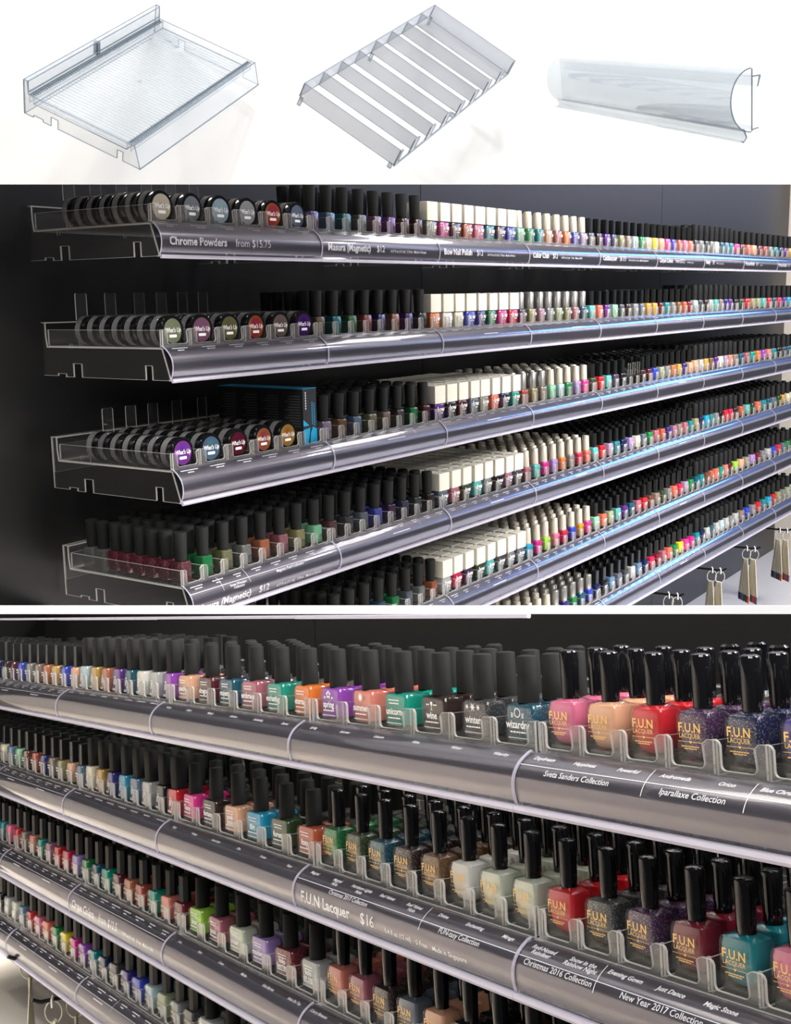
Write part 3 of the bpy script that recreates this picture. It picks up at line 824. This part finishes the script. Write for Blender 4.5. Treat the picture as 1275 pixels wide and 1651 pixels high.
# powder jars in the left end trays
jd = MB(); R_ = .0192
def ringy(r, y, n=28): return [(r * math.cos(2 * PI * i / n), y, R_ + r * math.sin(2 * PI * i / n)) for i in range(n)]
jd.loft([ringy(R_ * .96, -.0045), ringy(R_, -.0032), ringy(R_, .0050), ringy(R_ * .93, .0058)], M_SHINY)
J_LID = jd.mesh('jar_lid')
jb = MB(); jb.loft([ringy(R_ * .93, .0059), ringy(R_ * 1.0, .0064), ringy(R_ * 1.0, .0145), ringy(R_ * .9, .0165)], M_JAR := clear_mat('clear_jar_plastic', (0.6, 0.6, 0.6), 0.22, (0.62, 0.62, 0.62), 0.08, 2.2))
J_BODY = jb.mesh('jar_body')
js = MB(); js.add([(.0148 * math.cos(2 * PI * i / 28), -.0047, R_ + .0148 * math.sin(2 * PI * i / 28)) for i in range(28)] + [(.0148 * math.cos(2 * PI * i / 28), -.0044, R_ + .0148 * math.sin(2 * PI * i / 28)) for i in range(28)],
                  [tuple(range(28))] + [(i, (i + 1) % 28, 28 + (i + 1) % 28, 28 + i) for i in range(28)], M_HOLO := principled('holographic_foil', (.5, .5, .5), .25, .7))
nt = M_HOLO.node_tree; b_ = nt.nodes['Principled BSDF']; oi = nt.nodes.new('ShaderNodeObjectInfo'); tc = nt.nodes.new('ShaderNodeTexCoord'); nz = nt.nodes.new('ShaderNodeTexNoise'); nz.inputs['Scale'].default_value = 55
hsv = nt.nodes.new('ShaderNodeHueSaturation'); mr = nt.nodes.new('ShaderNodeMapRange'); mr.inputs['To Min'].default_value = .38; mr.inputs['To Max'].default_value = .62
nt.links.new(tc.outputs['Object'], nz.inputs['Vector']); nt.links.new(nz.outputs['Fac'], mr.inputs['Value']); nt.links.new(mr.outputs['Result'], hsv.inputs['Hue'])
nt.links.new(oi.outputs['Color'], hsv.inputs['Color']); nt.links.new(hsv.outputs['Color'], b_.inputs['Base Color'])
J_STK = js.mesh('jar_sticker')
jt = MB(); put_text(jt, "What's Up", .0078, 0, -.0050, R_ - .0015, M_PRINT, .012, .2, .85, .026); jt.extr([(-.0055, R_ - .0078), (.0055, R_ - .0078), (.0062, R_ - .0060), (.0055, R_ - .0044), (-.0055, R_ - .0044), (-.0062, R_ - .0060)], 1, -.0051, -.0048, M_PRINT)
J_TXT = jt.mesh('jar_text')
JCOL = {0: ['cream', 'grey', 'ice', 'silver', 'terracotta', 'slate'], 1: ['sage', 'mauve', 'olive', 'terracotta', 'taupe', 'purple'], 2: ['violet', 'steel', 'burgundy', 'copper', 'gold']}
for row in range(3):
    for i, cn in enumerate(JCOL[row]):
        nd = (7 if i == 0 else 3) if row == 0 else (7 if i < 3 else 6)
        for j in range(nd):
            y = .010 + j * .0222
            M = UP.at(row, (i + .5) * P / 6, y, -.0031) @ Matrix.Rotation(math.radians(random.uniform(-4, 4)), 4, 'Z')
            o = D.objects.new('powder_jar', None); C.objects.link(o); o.matrix_world = M
            if j == 0: lb = f'black chrome powder jar with {cn} holographic sticker, {ORD[i]} in {SHELF[("upper", row)]} upper shelf'
            else: lb = f'black powder jar, {ORD[j]} deep in the {ORD[i]} jar column, {SHELF[("upper", row)]} upper shelf'
            tag(o, lb, 'jar', f'powder jars on the {SHELF[("upper", row)]} shelf of the upper display')
            link('lid', J_LID, o); link('jar_body', J_BODY, o)
            if j == 0:
                s_ = link('sticker', J_STK, o); c = s2l(COL[cn]); s_.color = (*c, 1); link('printed_text', J_TXT, o)

# spare clear dividers standing up behind the jars
tabm = MB(); tabm.extr([(-.009, 0), (.009, 0), (.009, .031), (.0075, .0325), (-.0075, .0325), (-.009, .031)], 1, -.0008, .0008, M_ACR, M_EDGE); TABM = tabm.mesh('tab')
for row, xs in ((0, (.012, .055, .098, .142, .186, .230)), (1, (.012, .060, .110, .150, .190, .230)), (2, (.045, .085, .125, .17, .22))):
    for k, x in enumerate(xs):
        o = link('pusher_tab', TABM, None, UP.at(row, x, .150 if row < 2 else .158, .030))
        tag(o, f'clear upright pusher tab behind the jars, {ORD[k]} from left, {SHELF[("upper", row)]} upper shelf', 'shelf tab', f'pusher tabs on the {SHELF[("upper", row)]} upper shelf')
for k, x in enumerate((5.4, 6.2, 7.0)):
    o = link('pusher_tab', TABM, None, UP.at(2, 4 * P + x * P / 8, .012 + k * .002, .020)); o.scale = o.scale * .8
    tag(o, f'clear tab standing in an empty slot, {ORD[k]} of three, third upper shelf', 'shelf tab', 'clear tabs in the empty slots')

# black and cyan cartons on the third shelf
cw, cd, chh = .030, .0385, .079
bx_ = MB(); bx_.box(-cw / 2, cw / 2, -cd / 2, cd / 2, 0, chh - .0008, M_CARD); CART = bx_.mesh('carton')
lid_ = MB(); lid_.box(-cw / 2, cw / 2, -cd / 2, cd / 2, chh - .0008, chh, M_CYAN); CLID = lid_.mesh('carton_lid')
pf = MB(); yf = -cd / 2 - .0002
pf.add([(-cw / 2, yf, .0), (-cw / 2 + .010, yf, .0), (.0, yf, .024), (-cw / 2, yf, .022)], [(0, 1, 2, 3)], M_CYAN)
pf.add([(-cw / 2 + .014, yf, .0), (cw / 2, yf, .0), (cw / 2, yf, .021), (.006, yf, .025), (.001, yf, .016)], [(0, 1, 2, 3, 4)], M_CYAN)
pf.add([(-cw / 2, yf, .027), (-.002, yf, .027), (-cw / 2, yf, .036)], [(0, 1, 2)], M_CYAN)
for xx, z0_, z1_, mt in ((.004, .028, .060, M_CYAN), (.0085, .026, .058, M_CYAN), (-.010, .050, .072, M_PRINT)):
    z_ = z0_
    while z_ < z1_: pf.add([(xx, yf, z_), (xx + .002, yf, z_), (xx + .002, yf, z_ + .0025), (xx, yf, z_ + .0025)], [(0, 1, 2, 3)], mt); z_ += .0036
CFR = pf.mesh('carton_print')
sd = MB(); xs_ = -cw / 2 - .0002
for k in range(12):
    y_ = -cd / 2 + .005
    while y_ < cd / 2 - .008 - (k % 3) * .004: sd.add([(xs_, y_, .026 + k * .0038), (xs_, y_ + .002, .026 + k * .0038), (xs_, y_ + .002, .0268 + k * .0038), (xs_, y_, .0268 + k * .0038)], [(0, 1, 2, 3)], M_GREYP if 'M_GREYP' in globals() else globals().setdefault('M_GREYP', principled('grey_print', (.22, .22, .22), .6))); y_ += .0028
CSD = sd.mesh('carton_side_print')
for j in range(4):
    o = D.objects.new('carton', None); C.objects.link(o); o.matrix_world = UP.at(2, 5.55 * P / 6, .008 + cd / 2 + j * (cd + .0012), -.0031)
    tag(o, f'slim black and cyan carton, {["frontmost", "second", "third", "rearmost"][j]} of the row on the third upper shelf', 'box', 'black and cyan cartons on the third shelf')
    link('carton_body', CART, o); link('top_flap', CLID, o); link('side_print', CSD, o)
    if j == 0: link('front_print', CFR, o)

# ---- lower display -------------------------------------------------
LC = {
 (0, 0): ('cirque', 8, 'maroon blue grey taupe copper gold blue peach', 'cadi'), (0, 1): ('ily', 8, 'ice gold copper purple petrol white silver violet', None),
 (0, 2): ('pict', 6, 'peach maroon petrol rose emerald orange', None), (0, 3): ('pict', 6, 'violet salmon emerald umber charcoal petrol', None), (0, 4): ('fun', 8, 'pink peach red plum navy indigo pink teal', None),
 (1, 0): ('cadi', 8, 'mint brown terracotta indigo taupe khaki peach steel', None), (1, 1): ('ily', 8, 'cream gold indigo cyan steel silver black red', None),
 (1, 2): ('pict', 6, 'fuchsia umber peach cyan forest terracotta', None), (1, 3): ('fun', 8, 'green forest petrol umber bronze white pearl pearl', None), (1, 4): ('fun', 8, 'red charcoal plum wine teal pink mauve gold', None),
 (2, 0): ('cirque', 8, 'taupe salmon emerald mauve red crimson lavender green', None), (2, 1): ('cirque', 8, 'petrol emerald maroon copper brick emerald salmon wine', None),
 (2, 2): ('pict', 6, 'lime rose pearl lavender wine silver', None), (2, 3): ('fun', 8, 'salmon rose umber slate peach black umber teal', None),
 (3, 0): ('cirque', 8, 'red pink coral green yellow magenta violet teal', None), (3, 1): ('cirque', 8, 'navy charcoal indigo blue ice sage grey charcoal', None), (3, 2): ('pict', 6, 'silver grey slate petrol charcoal plum', None),
 (0, -1): ('cirque', 8, 'white white white cream silver white navy umber', None), (1, -1): ('cadi', 8, 'teal grey red olive gold slate cream steel', None), (2, -1): ('cirque', 8, 'navy teal olive cream petrol teal pink red', None), (3, -1): ('cirque', 8, 'navy slate grey charcoal black silver pearl steel', None)}
NAMES = {(0, 2): ['peachy', 'dragon', 'majesty', 'embrace', 'enchanting', 'eternal'], (0, 3): ['spring', 'summer', 'unicorn', 'wine', 'winter', 'wizardry'],
         (1, 2): ['Tansy', 'fantasy', 'posh|aqua', 'flirt', 'forest', 'foxy'], (2, 2): ['lime', 'posh', 'cream', 'maiden', 'holo|berries', 'holo|on top']}
for (row, n), (kind, slots, cols, alt) in LC.items():
    cl = cols.split(); rows_ = []; lines_ = []
    if alt: kind = alt
    if (row, n) == (0, 2): rows_ = names(6, ['Peachy', 'Dragon', 'Majesty', 'Embrace', 'Enchanting', 'Eternal'], .20)
    elif (row, n) == (0, 3): rows_ = names(6, ['Spring', 'Summer', 'Unicorn', 'Wine', 'Winter', 'Wizardry'], .20)
    elif (row, n) == (0, 4):
        rows_ = names(8, ['Daydream', 'Happiness', 'Powerful', 'Andromeda', 'Orion', 'Blue Christmas'], .18, .0048)
        rows_ += [('Sveta Sanders Collection', .0058, .056, .45, .01, .15, 'CENTER', .1), ('Iparallaxe Collection', .0058, .150, .45, .01, .15, 'CENTER', .1)]
        lines_ = [(.001, .30, .298, .30, .0006), (.1125, .04, .1125, .52, .0006), (.187, .04, .187, .52, .0006)]
    elif (row, n) == (1, 2): rows_ = names(6, ['Tansy', 'Fantasy', 'Peach Soul', 'Flirt', 'Forest', 'Foxy'], .20)
    elif (row, n) == (1, 3):
        rows_ = names(8, ['Magical', 'Magical|Holo', 'Northern Lights|Holo', 'Red Velvet', 'Red Velvet|Holo', 'Divine', 'Enchanting', 'Mirage'], .17, .0046)
        rows_ += [('Christmas 2017 Collection', .0054, .085, .45, .01, .15, 'CENTER', .08), ('FUN-tasy Collection', .0058, .235, .45, .01, .15, 'CENTER', .08)]
        rows_ += headline('F.U.N Lacquer', '$16', '0.4 fl oz (12 ml)    5 Free    Made in Singapore', .012, .78, .0135)
        lines_ = [(.001, .34, .298, .34, .0006), (.1875, .04, .1875, .52, .0006)]
    elif (row, n) == (1, 4):
        rows_ = names(8, ['Red-Nosed|Reindeer', 'Snow in the|Rainbow Night', 'Evening Gown', 'Just Dance', 'Magic Stone', '', '', ''], .17, .0050)
        rows_ += [('Christmas 2016 Collection', .0060, .040, .46, .01, .15, 'CENTER', .08), ('New Year 2017 Collection', .0060, .130, .46, .01, .15, 'CENTER', .09)]
        lines_ = [(.001, .34, .298, .34, .0006), (.075, .04, .075, .52, .0006)]
    elif (row, n) == (2, 2): rows_ = names(6, ['Lime', 'Posh', 'Cream', 'Maiden', 'Holo Berries', 'Holo On Top'], .20)
    elif (row, n) == (2, 3): rows_ = names(8, ['Cherry Blossom', 'Posy', '', '', '', '', '', ''], .20)
    elif (row, n) == (2, 1): rows_ = names(8, None, .15, two=True, seed=5) + headline('Cirque Colors', 'from $12.5', '0.37 fl oz (11 ml)   5 Free   Made in USA', .012, .72); lines_ = [(.001, .32, .298, .32, .0005)]
    else:
        rows_ = names(slots, None, .15, two=(kind != 'ily'), seed=row * 7 + n + 3)
        if kind in ('cirque', 'cadi'):
            lines_ = [(.001, .32, .298, .32, .0005), (.112, .02, .112, .42, .0005)]; rows_ += [('#0.0300', .0020, .07, .42, 0, 0, 0, 0), ('#0.0300', .0020, .2, .42, 0, 0, 0, 0)]
    unit(LO, 'lower', row, n, slots, WHERE_L[n], rows_, lines_)
    nm = NAMES.get((row, n)); wh = {-1: 'edge tray', 0: 'left tray', 1: 'second tray', 2: 'third tray', 3: 'fourth tray', 4: 'right tray'}[n]
    gl = {(0, 3): (4, 5), (1, 3): (0, 1, 2, 3, 4, 6, 7), (1, 4): (1, 2), (0, 4): (3, 4), (1, 1): (1, 3, 4, 5), (2, 3): (2,), (0, 1): (1, 2), (3, 1): (1, 7), (2, 2): (4,)}.get((row, n), ())
    fill(LO, 'lower', row, n, kind, cl, wh, slots, 5 if row == 0 else 6, 1 if n < 0 else (3 if n >= 3 else 2), 2 if n >= 0 else 0, nm, gl)

# lower edge of the shelf above the lower display
m = MB(); bz = .31 * P
for n in range(-2, 4):
    mm = MB(); z_ = bz; dz = .0004 * (n % 2)
    mm.extr([(-.0155, z_ + .0016), (-.0190, z_ + .0008), (-.0190, z_ - .0012 - dz), (-.0160, z_ - .0016 - dz), (-.0150, z_ - .0004)], 0, n * P + .02, (n + 1) * P + .0225, M_LENSEDGE)
    o = link('shelf_lip', mm.mesh('shelf_lip'), None, LO.at(0, 0, 0, 0))
    tag(o, f'lavender lower edge of the overhead label holder, {ORD[n + 2]} length from left, above lower display', 'shelf edge', 'overhead shelf edges of the lower display')


# ------------------------------------------------------------------ pegs and swatch bundles
def peg(disp, tipX, tipZ, row, length, label, y_tip=-.015):
    m = MB(); m.cyl((0, 0, 0), (0, length, -.004), .0030, .0030, M_BLACKM, 10); m.cyl((0, 0, 0), (0, -.012, .006), .0030, .0030, M_BLACKM, 10)
    o = link('peg_hook', m.mesh('peg'), None, disp.at(row, tipX * P, y_tip, tipZ * P)); tag(o, label, 'hook', 'black peg hooks'); return o


def torus(mb, c, R, r, m, axis='y', n=24, k=6, sz=1.25):
    vs = []; fs = []
    for i in range(n):
        a = 2 * PI * i / n
        for j in range(k):
            b = 2 * PI * j / k; rr_ = R + r * math.cos(b)
            vs.append((c[0] + (rr_ * math.cos(a) if axis == 'y' else r * math.sin(b)), c[1] + (r * math.sin(b) if axis == 'y' else rr_ * math.cos(a)), c[2] + rr_ * math.sin(a) * sz))
    for i in range(n):
        for j in range(k): fs.append((i * k + j, ((i + 1) % n) * k + j, ((i + 1) % n) * k + (j + 1) % k, i * k + (j + 1) % k))
    mb.add(vs, fs, m, True)


def swatches(disp, X, Y, Z, row, cols, label, n=5, long=.105, ring_only=False):
    o = D.objects.new('swatch_bundle', None); C.objects.link(o); o.matrix_world = disp.at(row, X, Y, Z) @ Matrix.Rotation(math.radians(38 if disp is UP else -38), 4, 'Z'); tag(o, label, 'colour swatches', 'nail colour swatch bundles on rings')
    m = MB(); torus(m, (0, 0, -.016), .0125, .0011, M_RING, 'x'); link('ring', m.mesh('ring'), o)
    m = MB(); m.extr([(-.007, -.006), (.008, -.008), (.009, .004), (.003, .009), (-.006, .006)], 1, -.0012, .0012, M_PRINT); link('tag_clip', m.mesh('clip'), o)
    if not ring_only:
        for k in range(n):
            a = (k - (n - 1) / 2) * .085; x0 = (k - (n - 1) / 2) * .0022
            s = MB(); wd = .0085
            s.extr([(x0 - wd * .6, -.028), (x0 + wd * .6, -.028), (x0 + math.sin(a) * long + wd, -.028 - long * .84), (x0 + math.sin(a) * long - wd, -.028 - long * .84)], 1, k * .0016 - .001, k * .0016 + .0004, M_STICK)
            st = link('swatch_stick', s.mesh('stick'), o)
            t = MB(); xa = x0 + math.sin(a) * long; t.extr([(xa - wd, -.028 - long * .84), (xa + wd, -.028 - long * .84), (xa + wd * .9 + .001, -.028 - long), (xa, -.030 - long), (xa - wd * .9 + .001, -.028 - long)], 1, k * .0016 - .0014, k * .0016 + .0006, M_POL)
            tp = link('coloured_tip', t.mesh('tip'), st); tp.color = (*s2l(COL[cols[k % len(cols)]]), 1)
    return o


PL = ['nearest the trays', 'second along', 'third along', 'farthest by the beige wall']
for k, (tx, tz) in enumerate(((5.435, -.300), (6.464, -.306), (7.427, -.297), (8.487, -.308))):
    peg(UP, tx, tz, 5, .235, f'black wall peg below the upper shelves, {PL[k]}')
    for q, yy in enumerate((.012, .034)):
        cs = (['coral', 'brown', 'petrol', 'slate', 'plum'] if q else ['slate', 'red', 'teal', 'maroon', 'grey'])
        swatches(UP, tx * P - (.0), yy - .022, tz * P - .002, 5, cs, f'ivory nail swatch fan with coloured tips, {"rear" if q else "front"} one on peg {PL[k]}', 5, .125 + .01 * (k == 1))
# pegs under the lower display, seen at its bottom left corner
for k, (tx, tz) in enumerate(((.494, -.2337), (.13, -.115))):
    peg(LO, tx, tz, 3, .235, f'short black peg at the lower left corner, {"with two metal rings" if k == 0 else "cut off by the frame"}')
    swatches(LO, tx * P, .004, tz * P - .002, 3, ['cream', 'grey', 'rose'], f'{"steel ring with white tag on the lower left peg, front one" if k == 0 else "pale swatch fan at the left edge of the lower display"}', 4, .12, False)
    if k == 0: swatches(LO, tx * P, .036, tz * P - .002, 3, ['teal', 'navy'], 'steel ring with white tag on the lower left peg, rear one', 3, .12, False)

# ------------------------------------------------------------------ sample products on the white header board
def prod_matrix(R, t, s=1.0):
    Rm = CAM2W @ Matrix(R); return Matrix.Translation(CAM2W @ Vector(t) + Vector((0, 0, CAM_Z))) @ Rm.to_4x4()


# tray sample
w_, d_, h_, s_, H_ = .28161, .16067, .0285, .00926, .04557
MT = prod_matrix(((0.43454, -0.87612, 0.20878), (-0.61291, -0.45751, -0.64422), (0.65994, 0.15197, -0.73579)), (-0.3188, -0.42018, 1.39556))
t_ = .0016
o = D.objects.new('sample_tray', None); C.objects.link(o); o.matrix_world = MT; tag(o, 'empty clear ribbed shelf tray mounted on the white header board', 'tray')
m = MB(); m.box(t_, w_ - t_, .012, d_ - .014, h_ * .60, h_ * .60 + .0014, M_PACR, M_PEDGE, 2)
link('floor_panel', m.mesh('ptray_floor'), o)
m = MB()
for i in range(46):
    x = t_ + (w_ - 2 * t_) * (i + .5) / 46; m.box(x - .0003, x + .0003, .014, d_ - .016, h_ * .60 + .0014, h_ * .60 + .0019, M_PEDGE2)
r_ = link('floor_ribs', m.mesh('ribs'), o); r_['kind'] = 'stuff'
for y0 in (.006, d_ - .013):
    m = MB()
    for i in range(64):
        x = t_ + (w_ - 2 * t_) * (i + .5) / 64; m.box(x - .0008, x + .0008, y0, y0 + .005, h_ - .003, h_ - .0012, M_PEDGE2, M_PEDGE, 2)
    m.box(t_, w_ - t_, y0 - .0006, y0, h_ * .6, h_, M_PACR, M_PEDGE, 1); m.box(t_, w_ - t_, y0 + .005, y0 + .0056, h_ * .6, h_ - .001, M_PACR, M_PEDGE, 1)
    q = link('ratchet_teeth', m.mesh('teeth'), o); q['kind'] = 'stuff'
ol = [(0, h_), (-s_, 0), (.016, 0), (.016, .012), (.024, .012), (.024, 0), (d_ - .050, 0), (d_ - .050, .012), (d_ - .040, .012), (d_ - .040, 0), (d_ - .028, 0), (d_ - .028, .003), (d_ - .014, .003), (d_ - .014, 0), (d_, 0), (d_, H_), (d_ - .006, H_), (d_ - .007, h_)]
for x in (0, w_ - t_):
    m = MB(); m.extr(ol, 0, x, x + t_, M_PACR, M_PEDGE); ring(m, ol, 0, x - .0001, .0006, M_PEDGE); link('side_panel', m.mesh('ptray_side'), o)
m = MB(); m.extr([(0, h_), (-s_, 0), (-s_ + .0014, 0), (.0014, h_)], 0, t_, w_ - t_, M_PACR); m.box(0, w_, -.0002, .0012, h_, h_ + .0007, M_PEDGE); m.box(0, w_, -s_ - .0002, -s_ + .0012, -.0007, .0001, M_PEDGE); link('front_panel', m.mesh('ptray_front'), o)
m = MB(); m.box(t_, w_ - t_, d_ - .0014, d_, 0, H_, M_PACR, M_PEDGE, 1); m.box(t_, w_ - t_, d_ - .0082, d_ - .007, H_ - .0145, H_ - .0138, M_PEDGE); m.box(t_, w_ - t_, d_ - .007, d_ - .0058, H_ - .014, H_, M_PACR, M_PEDGE, 1); m.box(t_, w_ - t_, d_ - .007, d_, H_ - .0008, H_, M_PACR, M_PEDGE, 2)
m.box(t_, w_ - t_, d_ - .0085, d_ - .007, h_ - .0012, h_, M_PEDGE)
for xx in (.5,): m.box(w_ * xx - .0025, w_ * xx + .0025, d_ - .0085, d_ - .0015, H_ - .018, H_ - .001, M_PACR, M_PEDGE, 1)
link('back_rail', m.mesh('ptray_back'), o)
m = MB(); m.loft([[(w_ * .5 + .003 * math.cos(a), d_ * .55 + .003 * math.sin(a), z) for a in [2 * PI * i / 12 for i in range(12)]] for z in (h_ * .6 + .0014, h_ * .6 + .0022)], M_PEDGE2); link('gate_mark', m.mesh('gate'), o)

# divider insert sample
w_, d_, h_ = .37647, .13447, .02198
MD = prod_matrix(((0.42076, -0.81442, 0.3996), (-0.55546, -0.57955, -0.59631), (0.71723, 0.02894, -0.69623)), (-0.0024, -0.39813, 1.3214))
o = D.objects.new('sample_divider', None); C.objects.link(o); o.matrix_world = MD; tag(o, 'smoky clear insert with eight slots mounted on the white header board', 'divider')
def comb2(n, w, hb, ht, tw):
    pts = [(0, 0)]
    r = .003
    for i in range(n + 1):
        c = i * w / n; a = max(0, c - tw / 2); b = min(w, c + tw / 2)
        if i: pts += [(a - r, hb), (a - r * .3, hb + r * .3), (a, hb + r), (a, ht - r), (a + r * .3, ht - r * .3), (a + r, ht)]
        else: pts += [(0, ht)]
        if i < n: pts += [(b - r, ht), (b - r * .3, ht - r * .3), (b, ht - r), (b, hb + r), (b + r * .3, hb + r * .3), (b + r, hb)]
        else: pts += [(w, ht)]
    return pts + [(w, 0)]
m = MB(); m.extr(comb2(8, w_, .0025, h_, .016), 1, -.0008, .0008, M_TACR, M_TEDGE); ring(m, comb2(8, w_, .0025, h_, .016), 1, -.0009, .0006, M_TEDGE)
link('front_comb', m.mesh('pcomb'), o)
for i in range(9):
    x = min(max(i * w_ / 8, .0007), w_ - .0007); m = MB(); m.box(x - .0007, x + .0007, .0008, d_, .0045 if 0 < i < 8 else 0.001, h_, M_TACR, M_TEDGE, 0); zb = .0045 if 0 < i < 8 else 0.001; ring(m, [(.0008, zb), (d_, zb), (d_, h_), (.0008, h_)], 0, x - .0008, .0006, M_TEDGE)
    if i in (0, 4, 8): m.box(x - .0015, x + .0015, d_ - .004, d_, -.006, .0045, M_TACR, M_TEDGE, 0); m.box(x - .0015, x + .0015, .002, .007, -.005, .001, M_TACR, M_TEDGE, 0)
    link('divider', m.mesh('pdiv'), o)
m = MB(); m.box(0, w_, d_, d_ + .0014, .0045, h_, M_TACR, M_TEDGE, 1); ring(m, [(0, .0045), (w_, .0045), (w_, h_), (0, h_)], 1, d_ - .0001, .0006, M_TEDGE); link('back_strip', m.mesh('pback'), o)

# label holder sample: a D-shaped clear extrusion seen end on
L_, h_, b__ = .58118, .05412, .01876
MLn = prod_matrix(((0.16601, 0.97836, -0.1235), (0.37768, -0.17877, -0.90852), (-0.91093, 0.10418, -0.39918)), (0.32673, -0.34865, 1.05059))
o = D.objects.new('sample_label_holder', None); C.objects.link(o); o.matrix_world = MLn; tag(o, 'empty clear curved label holder profile mounted on the white header board', 'label holder')
arc_ = []
for i in range(25):
    t = i / 24; a = PI / 2 + PI * t
    arc_.append((math.cos(a) * b__ * (1.02) * (1 if True else 0), h_ * .5 + math.sin(a) * h_ * .5))
def band(pts, th):
    inn = []
    for i, p in enumerate(pts):
        a = pts[max(0, i - 1)]; c = pts[min(len(pts) - 1, i + 1)]; tx, tz = c[0] - a[0], c[1] - a[1]; L = math.hypot(tx, tz) or 1; inn.append((p[0] - th * tz / L, p[1] + th * tx / L))
    return pts + inn[::-1]
arc_ = [(p[0] - .001, p[1]) for p in arc_]
m = MB(); ol = band(arc_, -.0010); m.extr(ol, 0, -L_, -.0006, M_PLENS); m.extr(ol, 0, -.0006, 0, M_PEDGE); link('curved_cover', m.mesh('pcover'), o)
m = MB(); ol = [(-.001, h_), (-.001, 0.0), (.0002, 0.0), (.0002, h_)]; m.extr(ol, 0, -L_, -.0006, M_PACR); m.extr(ol, 0, -.0006, 0, M_PEDGE); link('flat_back', m.mesh('pflat'), o)
m = MB()
for ol in ([(.0002, h_ - .006), (.008, h_ - .006), (.008, h_ - .0072), (.0055, h_ - .016), (.0045, h_ - .016), (.0062, h_ - .0072), (.0002, h_ - .0072)], [(.0002, .002), (.006, .003), (.0062, .002), (.0002, .0008)]):
    m.extr(ol, 0, -L_, -.0006, M_PACR); m.extr(ol, 0, -.0006, 0, M_PEDGE)
link('clip_hook', m.mesh('pclip'), o)
m = MB()
for ol in ([(-.008, .003), (-.0085, .001), (-.0060, -.005), (-.0085, -.008), (-.010, -.007), (-.0105, -.008), (-.0085, -.0095), (-.0048, -.005), (-.0068, .001)],):
    m.extr(ol, 0, -L_, -.0006, M_PLENS); m.extr(ol, 0, -.0006, 0, M_PEDGE)
link('lower_lip', m.mesh('plip'), o)
